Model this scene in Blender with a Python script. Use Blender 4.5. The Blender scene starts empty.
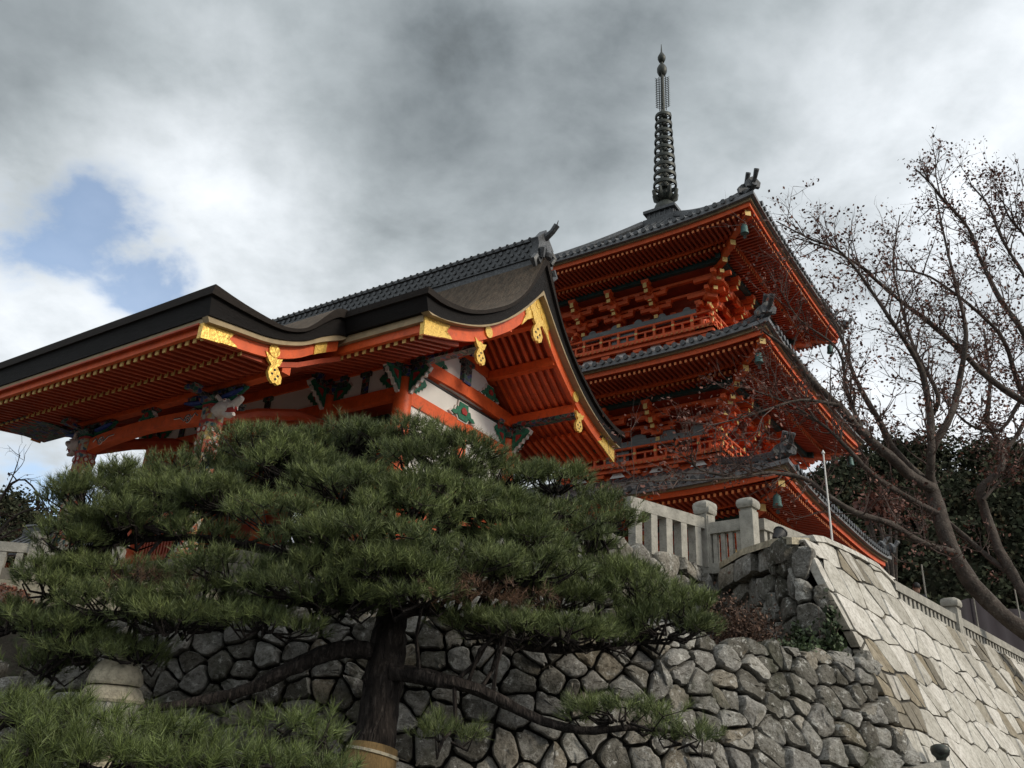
import bpy, math, random
import numpy as np
from mathutils import Vector, Matrix
R_ = math.radians
random.seed(7); rng = np.random.default_rng(7)
scene = bpy.context.scene
C = scene.collection

# ------------------------------------------------------------------ camera
PITCH, ROLL, FPX, EYE = R_(24.37), R_(3.19), 870.0, np.array([0, 0, 1.6])
cF = np.array([0, math.cos(PITCH), math.sin(PITCH)]); _U0 = np.array([0, -math.sin(PITCH), math.cos(PITCH)]); _R0 = np.array([1.0, 0, 0])
cR = _R0*math.cos(ROLL)+_U0*math.sin(ROLL); cU = -_R0*math.sin(ROLL)+_U0*math.cos(ROLL)
cam = bpy.data.cameras.new('camera'); camo = bpy.data.objects.new('camera', cam); C.objects.link(camo)
M = Matrix.Identity(4)
for i in range(3):
    M[i][0] = cR[i]; M[i][1] = cU[i]; M[i][2] = -cF[i]; M[i][3] = EYE[i]
camo.matrix_world = M
cam.sensor_width = 36; cam.lens = FPX*36/1024; cam.clip_start = 0.05; cam.clip_end = 2000
scene.camera = camo
def ray(x, y): return cF+cR*(x-512)/FPX-cU*(y-384)/FPX
def px(x, y, Y):                      # a point seen at pixel x, y standing Y metres ahead
    r = ray(x, y); return EYE+r*(Y/r[1])
def udir(x, y):
    r = ray(x, y); return r/np.linalg.norm(r)

# ------------------------------------------------------------------ world, sun, exposure
SUN_AZ, SUN_EL = 116.0, 28.0          # compass style: clockwise from +Y
scene.view_settings.view_transform = 'Standard'; scene.view_settings.look = 'None'
scene.view_settings.exposure = 0.36; scene.view_settings.gamma = 1
scene.view_settings.use_curve_mapping = False
world = bpy.data.worlds.new("World"); scene.world = world; world.use_nodes = True
nt = world.node_tree; N = nt.nodes; L = nt.links; N.clear()
def wn(t, **k):
    n = N.new(t)
    for a, b in k.items(): setattr(n, a, b)
    return n
def wmath(op, a, b=None, clamp=False):
    n = N.new('ShaderNodeMath'); n.operation = op; n.use_clamp = clamp
    for i, v in enumerate((a, b)):
        if v is None: continue
        if isinstance(v, (int, float)): n.inputs[i].default_value = v
        else: L.new(v, n.inputs[i])
    return n.outputs[0]
out = wn('ShaderNodeOutputWorld'); bg = wn('ShaderNodeBackground'); L.new(bg.outputs[0], out.inputs[0])
sky = wn('ShaderNodeTexSky', sky_type='NISHITA', sun_disc=False); sky.sun_elevation = R_(SUN_EL); sky.sun_rotation = R_(SUN_AZ)
tc = wn('ShaderNodeTexCoord'); DIR = tc.outputs['Generated']
nrm = wn('ShaderNodeVectorMath', operation='NORMALIZE'); L.new(DIR, nrm.inputs[0]); DIR = nrm.outputs[0]
sep = wn('ShaderNodeSeparateXYZ'); L.new(DIR, sep.inputs[0])
den = wmath('ADD', wmath('MAXIMUM', sep.outputs[2], 0.0), 0.30)
comb = wn('ShaderNodeCombineXYZ'); L.new(wmath('DIVIDE', sep.outputs[0], den), comb.inputs[0]); L.new(wmath('DIVIDE', sep.outputs[1], den), comb.inputs[1])
def wnoise(scale, detail, rough, dist, off):
    n = wn('ShaderNodeTexNoise'); n.inputs['Scale'].default_value = scale; n.inputs['Detail'].default_value = detail
    n.inputs['Roughness'].default_value = rough; n.inputs['Distortion'].default_value = dist
    a = wn('ShaderNodeVectorMath', operation='ADD'); L.new(comb.outputs[0], a.inputs[0]); a.inputs[1].default_value = off
    L.new(a.outputs[0], n.inputs['Vector']); return n.outputs['Fac']
n1 = wnoise(2.8, 10, 0.56, 0.15, (3.1, 1.7, 0)); n2 = wnoise(6.0, 10, 0.58, 0.15, (0.3, 5.7, 2))
wob = wmath('ADD', wmath('MULTIPLY', wmath('SUBTRACT', n1, 0.5), 1.6), wmath('MULTIPLY', wmath('SUBTRACT', n2, 0.5), 1.05))
def blob(x, y, deg, amp, k=0.35):     # a soft patch of cloud round a direction, its rim broken by the noise
    d = wn('ShaderNodeVectorMath', operation='DOT_PRODUCT'); L.new(DIR, d.inputs[0]); d.inputs[1].default_value = udir(x, y)
    c = math.cos(R_(deg)); t = wmath('DIVIDE', wmath('SUBTRACT', 1.0, d.outputs['Value']), 1-c)
    e = wmath('POWER', 2.718, wmath('MULTIPLY', wmath('ADD', t, wmath('MULTIPLY', wob, -k*2)), -1.0))
    return wmath('MULTIPLY', wmath('MINIMUM', e, 1.3), amp)
br = wmath('ADD', wmath('MULTIPLY', wob, 0.50), 0.51)
for b in [(400, 100, 9, -0.21), (20, 10, 9, -0.30), (580, 150, 9, -0.15), (215, 150, 6, 0.14), (150, 240, 8, 0.10), (340, 240, 6, 0.08), (40, 400, 9, 0.08),
          (1000, 130, 8, 0.20), (900, 420, 10, 0.20), (760, 40, 9, -0.10), (120, 300, 8, 0.1)]:
    br = wmath('ADD', br, blob(*b))
sd = np.array([math.sin(R_(SUN_AZ))*math.cos(R_(SUN_EL)), math.cos(R_(SUN_AZ))*math.cos(R_(SUN_EL)), math.sin(R_(SUN_EL))])
dsun = wn('ShaderNodeVectorMath', operation='DOT_PRODUCT'); L.new(DIR, dsun.inputs[0]); dsun.inputs[1].default_value = sd
glow = wmath('MULTIPLY', wmath('POWER', wmath('MAXIMUM', dsun.outputs['Value'], 0.0), 3.0), 0.85)
low = wn('ShaderNodeMapRange', interpolation_type='SMOOTHSTEP'); L.new(sep.outputs[2], low.inputs[0]); low.inputs[1].default_value = 0.0; low.inputs[2].default_value = 0.27; low.inputs[3].default_value = 0.35  # dims the sky near the horizon, added to darken the eave undersides
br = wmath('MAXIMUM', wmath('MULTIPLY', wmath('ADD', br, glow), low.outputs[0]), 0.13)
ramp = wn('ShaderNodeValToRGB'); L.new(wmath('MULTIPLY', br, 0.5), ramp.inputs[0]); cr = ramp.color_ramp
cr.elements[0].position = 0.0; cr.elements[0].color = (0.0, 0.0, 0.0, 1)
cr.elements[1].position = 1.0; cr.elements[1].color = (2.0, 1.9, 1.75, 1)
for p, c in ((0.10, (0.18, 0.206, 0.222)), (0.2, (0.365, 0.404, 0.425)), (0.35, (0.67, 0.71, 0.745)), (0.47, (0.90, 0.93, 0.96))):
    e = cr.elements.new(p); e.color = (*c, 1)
skym = wn('ShaderNodeMix', data_type='RGBA', blend_type='MULTIPLY'); skym.inputs[0].default_value = 1.0
L.new(sky.outputs[0], skym.inputs['A']); skym.inputs['B'].default_value = (0.15, 0.15, 0.15, 1)
hole = wmath('ADD', blob(88, 222, 3.3, 1.1, 1.1), wmath('ADD', blob(160, 283, 3.0, 1.0, 1.1), wmath('ADD', blob(25, 250, 2.6, 0.55, 1.1), blob(30, 515, 4.5, 0.9, 0.6))))
hole = wmath('ADD', hole, wmath('MULTIPLY', wmath('SUBTRACT', n2, 0.5), 1.3))
hm = wn('ShaderNodeMapRange', interpolation_type='SMOOTHSTEP'); L.new(hole, hm.inputs[0]); hm.inputs[1].default_value = 0.30; hm.inputs[2].default_value = 1.0; hm.inputs[4].default_value = 0.8
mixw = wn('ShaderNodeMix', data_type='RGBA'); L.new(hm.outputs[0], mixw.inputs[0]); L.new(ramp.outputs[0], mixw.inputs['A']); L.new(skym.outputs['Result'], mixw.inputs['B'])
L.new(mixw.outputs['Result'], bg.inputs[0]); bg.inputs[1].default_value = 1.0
sun = bpy.data.lights.new('sun', 'SUN'); sun.energy = 1.5; sun.angle = R_(10); sun.color = (1.0, 0.90, 0.74)
suno = bpy.data.objects.new('sun', sun); C.objects.link(suno); suno.rotation_euler = Vector(-sd).to_track_quat('-Z', 'Y').to_euler()

# ------------------------------------------------------------------ materials
MATS = {}
def mat(name, col, rough=0.6, metal=0.0, var=0.25, scale=6.0, bump=0.0, bscale=40.0, col2=None, c2pos=(0.55, 0.7), stretch=(1, 1, 1), island=0.0, world_space=False, spec=0.5, bdist=0.03):
    m = bpy.data.materials.new(name); m.use_nodes = True; MATS[name] = m
    t = m.node_tree; n = t.nodes; l = t.links; b = n['Principled BSDF']
    b.inputs['Roughness'].default_value = rough; b.inputs['Metallic'].default_value = metal; b.inputs['Specular IOR Level'].default_value = spec
    co = n.new('ShaderNodeTexCoord'); mp = n.new('ShaderNodeMapping'); mp.inputs['Scale'].default_value = stretch; l.new(co.outputs['Object'], mp.inputs[0])
    nz = n.new('ShaderNodeTexNoise'); nz.inputs['Scale'].default_value = scale; nz.inputs['Detail'].default_value = 6; nz.inputs['Roughness'].default_value = 0.6; l.new(mp.outputs[0], nz.inputs['Vector'])
    r = n.new('ShaderNodeValToRGB'); l.new(nz.outputs['Fac'], r.inputs[0])
    r.color_ramp.elements[0].position = 0.3; r.color_ramp.elements[0].color = (*[c*(1-var) for c in col], 1)
    r.color_ramp.elements[1].position = 0.7; r.color_ramp.elements[1].color = (*[min(1, c*(1+var)) for c in col], 1)
    o = r.outputs[0]
    if col2:
        nz2 = n.new('ShaderNodeTexNoise'); nz2.inputs['Scale'].default_value = scale*2.3; nz2.inputs['Detail'].default_value = 8; nz2.inputs['Roughness'].default_value = 0.7; l.new(mp.outputs[0], nz2.inputs['Vector'])
        mr = n.new('ShaderNodeMapRange'); l.new(nz2.outputs['Fac'], mr.inputs[0]); mr.inputs[1].default_value = c2pos[0]; mr.inputs[2].default_value = c2pos[1]
        mx = n.new('ShaderNodeMix'); mx.data_type = 'RGBA'; l.new(mr.outputs[0], mx.inputs[0]); l.new(o, mx.inputs['A']); mx.inputs['B'].default_value = (*col2, 1); o = mx.outputs['Result']
    if island:
        g = n.new('ShaderNodeNewGeometry'); mr = n.new('ShaderNodeMapRange'); l.new(g.outputs['Random Per Island'], mr.inputs[0]); mr.inputs[3].default_value = 1-island; mr.inputs[4].default_value = 1+island
        mx = n.new('ShaderNodeVectorMath'); mx.operation = 'SCALE'; l.new(o, mx.inputs[0]); l.new(mr.outputs[0], mx.inputs['Scale']); o = mx.outputs[0]
    l.new(o, b.inputs['Base Color'])
    if bump:
        nb = n.new('ShaderNodeTexNoise'); nb.inputs['Scale'].default_value = bscale; nb.inputs['Detail'].default_value = 6; l.new(mp.outputs[0], nb.inputs['Vector'])
        bp = n.new('ShaderNodeBump'); bp.inputs['Strength'].default_value = bump; bp.inputs['Distance'].default_value = bdist; l.new(nb.outputs['Fac'], bp.inputs['Height']); l.new(bp.outputs[0], b.inputs['Normal'])
    return m
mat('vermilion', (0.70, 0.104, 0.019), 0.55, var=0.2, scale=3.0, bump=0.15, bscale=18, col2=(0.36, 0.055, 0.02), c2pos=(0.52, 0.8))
mat('red_dark', (0.40, 0.055, 0.015), 0.6, var=0.2, scale=3)  # dark red; for rafters and eave boards, vermilion with eave shade put in
mat('gold', (0.86, 0.56, 0.13), 0.36, metal=0.45, var=0.15, scale=11, bump=0.5, bscale=16, col2=(0.55, 0.30, 0.05), c2pos=(0.52, 0.62))
mat('yellow', (0.72, 0.50, 0.17), 0.55, var=0.12)
mat('rafter_tip', (0.62, 0.19, 0.05), 0.6, var=0.15)
mat('thatch_edge', (0.008, 0.0065, 0.006), 0.6, spec=0.15, var=0.5, scale=3, stretch=(1, 1, 22), bump=0.5, bscale=9)
mat('bark', (0.085, 0.060, 0.040), 0.95, var=0.55, scale=7, stretch=(1.6, 0.5, 0.5), bump=0.9, bscale=26, col2=(0.13, 0.115, 0.085), c2pos=(0.5, 0.75))
mat('bark_rim', (0.019, 0.014, 0.011), 0.8, spec=0.2, var=0.45, scale=5, stretch=(1, 1, 14), bump=0.5, bscale=12)
mat('tan', (0.33, 0.25, 0.145), 0.75, var=0.2, scale=5)
mat('plaster', (0.74, 0.72, 0.69), 0.85, var=0.05, scale=2.0, col2=(0.58, 0.55, 0.5), c2pos=(0.6, 0.95))
mat('black', (0.012, 0.011, 0.010), 0.5, var=0.3)
mat('green', (0.018, 0.15, 0.085), 0.55, var=0.35, scale=14)
mat('dark_green', (0.016, 0.05, 0.045), 0.6, var=0.4, scale=5)
mat('blue', (0.02, 0.05, 0.24), 0.55, var=0.35, scale=12)
mat('white_paint', (0.68, 0.62, 0.58), 0.6, var=0.12, scale=12, bump=0.2)
mat('pink_paint', (0.55, 0.42, 0.38), 0.6, var=0.2, scale=12)
mat('crimson', (0.36, 0.035, 0.03), 0.6, var=0.3, scale=14)
mat('tile', (0.050, 0.053, 0.056), 0.42, var=0.45, scale=7, bump=0.3, bscale=14, col2=(0.16, 0.165, 0.17), c2pos=(0.5, 0.75))
mat('tile_pan', (0.17, 0.175, 0.18), 0.5, var=0.35, scale=5, bump=0.3, bscale=14, col2=(0.07, 0.07, 0.072), c2pos=(0.5, 0.75))  # pan tiles, paler than the cover tiles: their reflection is put into the colour
mat('tile_pale', (0.13, 0.135, 0.14), 0.5, var=0.3, scale=9)
mat('grey_board', (0.165, 0.185, 0.185), 0.7, var=0.25, scale=4, bump=0.3, stretch=(0.4, 0.4, 3))
mat('bronze', (0.028, 0.030, 0.024), 0.5, metal=0.25, var=0.4, scale=8, col2=(0.06, 0.085, 0.065), c2pos=(0.5, 0.7))
mat('verdigris', (0.06, 0.13, 0.12), 0.55, metal=0.2, var=0.4, scale=12)
mat('granite', (0.33, 0.315, 0.275), 0.85, var=0.28, scale=5, bump=0.45, bscale=40, col2=(0.15, 0.15, 0.125), c2pos=(0.52, 0.78))
mat('cream_stone', (0.42, 0.37, 0.27), 0.88, var=0.3, scale=5, bump=0.6, bscale=26, col2=(0.17, 0.155, 0.11), c2pos=(0.48, 0.72))
mat('earth', (0.07, 0.058, 0.042), 0.95, var=0.45, scale=3, bump=0.8, bscale=14, col2=(0.045, 0.06, 0.025), c2pos=(0.5, 0.7))
mat('forest_floor', (0.022, 0.022, 0.013), 0.95, var=0.5, scale=0.4, spec=0.1)
mat('mortar', (0.032, 0.028, 0.022), 0.95, var=0.5, scale=3)
mat('asphalt', (0.05, 0.05, 0.05), 0.9, var=0.3, scale=2, bump=0.3)
mat('paving', (0.15, 0.135, 0.11), 0.9, var=0.25, scale=1.5, bump=0.3)
mat('pine_needle', (0.135, 0.165, 0.058), 0.5, var=0.45, scale=1.4, island=0.6, spec=0.3, col2=(0.058, 0.078, 0.028), c2pos=(0.46, 0.60))
mat('pine_needle_fresh', (0.088, 0.115, 0.034), 0.5, var=0.5, scale=3.0, island=0.65, spec=0.3)
mat('pine_needle_dry', (0.10, 0.05, 0.025), 0.7, var=0.4, scale=3, island=0.5)
mat('pine_bark', (0.020, 0.016, 0.014), 0.95, var=0.6, scale=9, stretch=(1, 1, 0.22), bump=1.0, bscale=26, col2=(0.06, 0.05, 0.044), c2pos=(0.52, 0.64), spec=0.2, bdist=0.06)
mat('maple_bark', (0.07, 0.057, 0.049), 0.9, var=0.45, scale=6, bump=0.8, bscale=22, col2=(0.15, 0.14, 0.12), c2pos=(0.55, 0.68), spec=0.2)
mat('twig', (0.085, 0.055, 0.045), 0.85, var=0.3)
mat('maple_leaf', (0.125, 0.044, 0.028), 0.65, var=0.4, scale=1.2, island=0.5)
mat('shrub_brown', (0.095, 0.052, 0.033), 0.8, var=0.4, scale=4, island=0.5)
mat('shrub_green', (0.040, 0.062, 0.022), 0.65, var=0.4, scale=4, island=0.5)
mat('hedge_red', (0.14, 0.052, 0.03), 0.8, var=0.35, scale=4, island=0.5)
mat('wood_leaf', (0.034, 0.039, 0.023), 0.9, var=0.6, scale=0.25, island=0.6, col2=(0.06, 0.04, 0.02), c2pos=(0.55, 0.66), spec=0.1)
mat('straw', (0.19, 0.12, 0.045), 0.85, var=0.35, scale=12, stretch=(8, 8, 1), bump=0.4)
mat('purple_cloth', (0.014, 0.009, 0.015), 0.85, var=0.3, scale=2)
mat('white_pole', (0.62, 0.61, 0.58), 0.5, var=0.06)
mat('dark_metal', (0.006, 0.006, 0.007), 0.6, var=0.2)
mat('skin', (0.42, 0.24, 0.17), 0.55, var=0.06)
mat('hair', (0.012, 0.010, 0.009), 0.5, var=0.3)
mat('jacket', (0.02, 0.022, 0.03), 0.8, var=0.3)
def stone_mat(name, ramp, lich, moss, bump, fine=20, m1=0.9, m2=0.85):
    m = bpy.data.materials.new(name); m.use_nodes = True; MATS[name] = m
    t = m.node_tree; n = t.nodes; l = t.links; b = n['Principled BSDF']; b.inputs['Roughness'].default_value = 0.9; b.inputs['Specular IOR Level'].default_value = 0.25
    g = n.new('ShaderNodeNewGeometry'); r = n.new('ShaderNodeValToRGB'); l.new(g.outputs['Random Per Island'], r.inputs[0]); cr = r.color_ramp
    while len(cr.elements) > 1: cr.elements.remove(cr.elements[0])
    cr.elements[0].position = ramp[0][0]; cr.elements[0].color = (*ramp[0][1], 1)
    for p, c in ramp[1:]:
        e = cr.elements.new(p); e.color = (*c, 1)
    o = r.outputs[0]
    def noise(sc, d=8, ro=0.65):
        z = n.new('ShaderNodeTexNoise'); z.inputs['Scale'].default_value = sc; z.inputs['Detail'].default_value = d; z.inputs['Roughness'].default_value = ro
        l.new(co.outputs['Object'], z.inputs['Vector']); return z.outputs['Fac']
    co = n.new('ShaderNodeTexCoord')
    def mixin(o, fac, lo, hi, col, mode='MIX', mx_=1.0):
        mr = n.new('ShaderNodeMapRange'); l.new(fac, mr.inputs[0]); mr.inputs[1].default_value = lo; mr.inputs[2].default_value = hi; mr.inputs[4].default_value = mx_
        x = n.new('ShaderNodeMix'); x.data_type = 'RGBA'; x.blend_type = mode; l.new(mr.outputs[0], x.inputs[0]); l.new(o, x.inputs['A']); x.inputs['B'].default_value = (*col, 1); return x.outputs['Result']
    o = mixin(o, noise(3.2), 0.42, 0.7, (0.45, 0.42, 0.37), 'MULTIPLY', m1)
    o = mixin(o, noise(fine, 10, 0.8), 0.48, 0.60, (0.34, 0.32, 0.29), 'MULTIPLY', m2)
    o = mixin(o, noise(9, 10, 0.8), lich[0], lich[0]+0.07, lich[1])
    o = mixin(o, noise(1.1, 8, 0.7), moss[0], moss[0]+0.16, moss[1], 'MIX', 0.85)
    l.new(o, b.inputs['Base Color'])
    bp = n.new('ShaderNodeBump'); bp.inputs['Strength'].default_value = bump; bp.inputs['Distance'].default_value = 0.05; l.new(noise(11, 10, 0.7), bp.inputs['Height']); l.new(bp.outputs[0], b.inputs['Normal'])
stone_mat('rubble', [(0, (0.13, 0.12, 0.10)), (0.3, (0.21, 0.20, 0.175)), (0.5, (0.28, 0.27, 0.25)), (0.75, (0.36, 0.35, 0.32)), (0.88, (0.27, 0.235, 0.18)), (1, (0.46, 0.45, 0.415))], (0.545, (0.50, 0.49, 0.45)), (0.53, (0.045, 0.048, 0.028)), 1.0)
stone_mat('dressed', [(0, (0.28, 0.235, 0.165)), (0.06, (0.33, 0.30, 0.24)), (0.14, (0.44, 0.42, 0.37)), (0.55, (0.56, 0.54, 0.485)), (1, (0.65, 0.625, 0.575))], (0.58, (0.30, 0.285, 0.25)), (0.66, (0.20, 0.175, 0.125)), 0.5, 14, .6, .6)
stone_mat('dressed_brown', [(0, (0.17, 0.155, 0.125)), (0.4, (0.24, 0.215, 0.17)), (0.7, (0.30, 0.255, 0.18)), (0.8, (0.42, 0.39, 0.34)), (1, (0.50, 0.48, 0.43))], (0.70, (0.33, 0.31, 0.27)), (0.62, (0.11, 0.10, 0.07)), 0.5, 9, .6, .6)
def painted_mat(name, cols, scale):    # polychrome temple paintwork
    m = bpy.data.materials.new(name); m.use_nodes = True; MATS[name] = m
    t = m.node_tree; n = t.nodes; l = t.links; b = n['Principled BSDF']; b.inputs['Roughness'].default_value = 0.6
    co = n.new('ShaderNodeTexCoord'); v = n.new('ShaderNodeTexVoronoi'); v.inputs['Scale'].default_value = scale; l.new(co.outputs['Object'], v.inputs['Vector'])
    s = n.new('ShaderNodeSeparateColor'); l.new(v.outputs['Color'], s.inputs[0]); r = n.new('ShaderNodeValToRGB'); r.color_ramp.interpolation = 'CONSTANT'; l.new(s.outputs[0], r.inputs[0])
    cr = r.color_ramp; cr.elements[0].color = (*cols[0], 1); cr.elements[1].position = 1/len(cols); cr.elements[1].color = (*cols[1], 1)
    for i, c in enumerate(cols[2:]): e = cr.elements.new((i+2)/len(cols)); e.color = (*c, 1)
    ve = n.new('ShaderNodeTexVoronoi'); ve.feature = 'DISTANCE_TO_EDGE'; ve.inputs['Scale'].default_value = scale; l.new(co.outputs['Object'], ve.inputs['Vector'])
    mr = n.new('ShaderNodeMapRange'); l.new(ve.outputs['Distance'], mr.inputs[0]); mr.inputs[1].default_value = 0.015; mr.inputs[2].default_value = 0.045
    mx = n.new('ShaderNodeMix'); mx.data_type = 'RGBA'; l.new(mr.outputs[0], mx.inputs[0]); mx.inputs['A'].default_value = (0.22, 0.2, 0.17, 1); l.new(r.outputs[0], mx.inputs['B']); l.new(mx.outputs['Result'], b.inputs['Base Color'])
painted_mat('painted', [(0.012, 0.014, 0.02), (0.02, 0.10, 0.07), (0.02, 0.04, 0.16), (0.22, 0.03, 0.02), (0.02, 0.02, 0.02), (0.03, 0.07, 0.06)], 9)
painted_mat('painted_pillar', [(0.40, 0.36, 0.28), (0.30, 0.05, 0.03), (0.03, 0.09, 0.12), (0.45, 0.30, 0.10), (0.42, 0.10, 0.05), (0.35, 0.33, 0.28)], 12)

# ------------------------------------------------------------------ mesh helpers
class MB:
    def __init__(s, off=(0, 0, 0)): s.v = []; s.f = []; s.m = []; s.off = np.array(off, float)
    def add(s, vs, fs, mi=0):
        b = len(s.v); s.v.extend([tuple(map(float, p)) for p in vs]); s.f.extend([tuple(i+b for i in f) for f in fs]); s.m.extend([mi]*len(fs)); return s
    def box(s, c, size, rz=0.0, mi=0, taper=1.0):
        x, y, z = [a/2 for a in size]; ca, sa = math.cos(rz), math.sin(rz); vs = []
        for dz in (-1, 1):
            t = taper if dz > 0 else 1.0
            for dx, dy in ((-1, -1), (1, -1), (1, 1), (-1, 1)):
                vs.append((c[0]+dx*x*t*ca-dy*y*t*sa, c[1]+dx*x*t*sa+dy*y*t*ca, c[2]+dz*z))
        return s.add(vs, [(3, 2, 1, 0), (4, 5, 6, 7), (0, 1, 5, 4), (1, 2, 6, 5), (2, 3, 7, 6), (3, 0, 4, 7)], mi)
    def b2(s, x0, x1, y0, y1, z0, z1, mi=0): return s.box(((x0+x1)/2, (y0+y1)/2, (z0+z1)/2), (x1-x0, y1-y0, z1-z0), 0, mi)
    def bar(s, p, q, w, h, mi=0, tip=None, up=(0, 0, 1)):
        p, q = np.array(p, float), np.array(q, float); d = q-p; d /= np.linalg.norm(d); a = np.cross(d, up)
        if np.linalg.norm(a) < 1e-5: a = np.cross(d, (1, 0, 0))
        a /= np.linalg.norm(a); b = np.cross(a, d); vs = []
        for e in (p, q):
            for i, j in ((-1, -1), (1, -1), (1, 1), (-1, 1)): vs.append(e+a*i*w/2+b*j*h/2)
        n = len(s.m); s.add(vs, [(0, 1, 2, 3), (7, 6, 5, 4), (0, 4, 5, 1), (1, 5, 6, 2), (2, 6, 7, 3), (3, 7, 4, 0)], mi)
        if tip is not None: s.m[n+1] = tip
        return s
    def tube(s, pts, rad, n=6, mi=0, caps=True):
        P = [np.array(p, float) for p in pts]; k = len(P)
        if np.isscalar(rad): rad = [rad]*k
        ref = np.array([0.31, 0.17, 0.93]); vs = []; prev = None
        for i in range(k):
            d = P[min(i+1, k-1)]-P[max(i-1, 0)]; d = d/(np.linalg.norm(d)+1e-12)
            a = np.cross(d, ref if prev is None else np.cross(prev, d)) if prev is None else prev-d*np.dot(prev, d)
            if np.linalg.norm(a) < 1e-6: a = np.cross(d, (1, 0, 0.2))
            a /= np.linalg.norm(a); prev = a; b = np.cross(d, a)
            for j in range(n):
                t = 2*math.pi*j/n; vs.append(P[i]+(a*math.cos(t)+b*math.sin(t))*rad[i])
        fs = [(i*n+j, i*n+(j+1) % n, (i+1)*n+(j+1) % n, (i+1)*n+j) for i in range(k-1) for j in range(n)]
        if caps: fs += [tuple(range(n-1, -1, -1)), tuple((k-1)*n+j for j in range(n))]
        return s.add(vs, fs, mi)
    def lathe(s, prof, c=(0, 0, 0), n=20, mi=0, caps=True):
        vs = []; k = len(prof)
        for r, z in prof:
            for j in range(n):
                t = 2*math.pi*j/n; vs.append((c[0]+r*math.cos(t), c[1]+r*math.sin(t), c[2]+z))
        fs = [(i*n+j, i*n+(j+1) % n, (i+1)*n+(j+1) % n, (i+1)*n+j) for i in range(k-1) for j in range(n)]
        if caps: fs += [tuple(range(n-1, -1, -1)), tuple((k-1)*n+j for j in range(n))]
        return s.add(vs, fs, mi)
    def slab(s, top, bot, x0, x1, mi=0, mtop=None, nx=1):    # (y, z) profiles pushed along x
        k = len(top); vs = []
        for i in range(nx+1):
            x = x0+(x1-x0)*i/nx
            vs += [(x, y, z) for y, z in top]+[(x, y, z) for y, z in bot]
        n2 = 2*k; fs = []; ms = []
        for i in range(nx):
            a, b = i*n2, (i+1)*n2
            for j in range(k-1):
                fs.append((a+j, b+j, b+j+1, a+j+1)); ms.append(mi if mtop is None else mtop)
                fs.append((a+k+j, a+k+j+1, b+k+j+1, b+k+j)); ms.append(mi)
            fs += [(a, a+k, b+k, b), (a+k-1, b+k-1, b+2*k-1, a+2*k-1)]; ms += [mi, mi]
        e = nx*n2
        for j in range(k-1):
            fs += [(j, j+1, k+j+1, k+j), (e+j, e+k+j, e+k+j+1, e+j+1)]; ms += [mi, mi]
        b0 = len(s.m); s.add(vs, fs, mi); s.m[b0:] = ms; return s
    def prism(s, poly, o, ax, ay, th, mi=0):       # 2-D outline in the plane o + a*ax + b*ay, thickness th along ax x ay
        o, ax, ay = (np.array(q, float) for q in (o, ax, ay)); nn = np.cross(ax, ay); nn /= np.linalg.norm(nn); k = len(poly)
        c = np.mean(np.array(poly), axis=0); vs = []
        for h in (-th/2, th/2):
            vs += [o+ax*a+ay*b+nn*h for a, b in poly]
        vs += [o+ax*c[0]+ay*c[1]-nn*th/2, o+ax*c[0]+ay*c[1]+nn*th/2]
        fs = [(j, (j+1) % k, k+(j+1) % k, k+j) for j in range(k)]
        if len(poly) > 4: fs += [((j+1) % k, j, 2*k) for j in range(k)]+[(k+j, k+(j+1) % k, 2*k+1) for j in range(k)]
        else: fs += [tuple(range(k-1, -1, -1)), tuple(range(k, 2*k))]
        return s.add(vs, fs, mi)
    def build(s, name, mats, parent=None, smooth=None, kind=None, label=None):
        me = bpy.data.meshes.new(name); v = np.array(s.v)+s.off if s.v else np.zeros((0, 3))
        me.from_pydata([tuple(p) for p in v], [], s.f)
        for m in (mats if isinstance(mats, (list, tuple)) else [mats]): me.materials.append(MATS[m])
        me.polygons.foreach_set('material_index', s.m)
        if smooth is not None:
            me.polygons.foreach_set('use_smooth', [True]*len(s.f)); me.set_sharp_from_angle(angle=R_(smooth))
        me.update(); return link(name, me, parent, kind, label)
def link(name, me, parent=None, kind=None, label=None):
    o = bpy.data.objects.new(name, me); C.objects.link(o)
    if parent is not None: o.parent = parent
    if kind: o['kind'] = kind
    if label: o['label'] = label
    return o
def thing(name, label, cat, loc=(0, 0, 0), rz=0.0, group=None):
    o = bpy.data.objects.new(name, None); C.objects.link(o); o.location = loc; o.rotation_euler = (0, 0, rz); o.empty_display_size = 0.3
    o['label'] = label; o['category'] = cat
    if group: o['group'] = group
    return o
def tag(o, label, cat, group=None):
    o['label'] = label; o['category'] = cat
    if group: o['group'] = group
    return o
def npmesh(name, V, F, m, parent=None, kind=None):   # V (n,3), F (k, 3 or 4) as arrays
    me = bpy.data.meshes.new(name); V = np.asarray(V, np.float32); F = np.asarray(F, np.int32); k = F.shape[1]
    me.vertices.add(len(V)); me.vertices.foreach_set('co', V.ravel()); me.loops.add(F.size); me.loops.foreach_set('vertex_index', F.ravel())
    me.polygons.add(len(F)); me.polygons.foreach_set('loop_start', np.arange(len(F), dtype=np.int32)*k)
    me.materials.append(MATS[m]); me.update(calc_edges=True); me.validate(); return link(name, me, parent, kind)
def smoothline(pts, n):                # Catmull-Rom through pts, n samples per span
    P = [np.array(p, float) for p in pts]; P = [2*P[0]-P[1]]+P+[2*P[-1]-P[-2]]; o = []
    for i in range(1, len(P)-2):
        for j in range(n):
            t = j/n; a, b, c, d = P[i-1:i+3]
            o.append(0.5*((2*b)+(c-a)*t+(2*a-5*b+4*c-d)*t*t+(3*b-a-3*c+d)*t**3))
    o.append(P[-2]); return o
def curve(pts, n=4): return [tuple(p) for p in smoothline(pts, n)]
def interp(pts, x): a = np.array(sorted(pts)); return float(np.interp(x, a[:, 0], a[:, 1]))
exec_order = None

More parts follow.
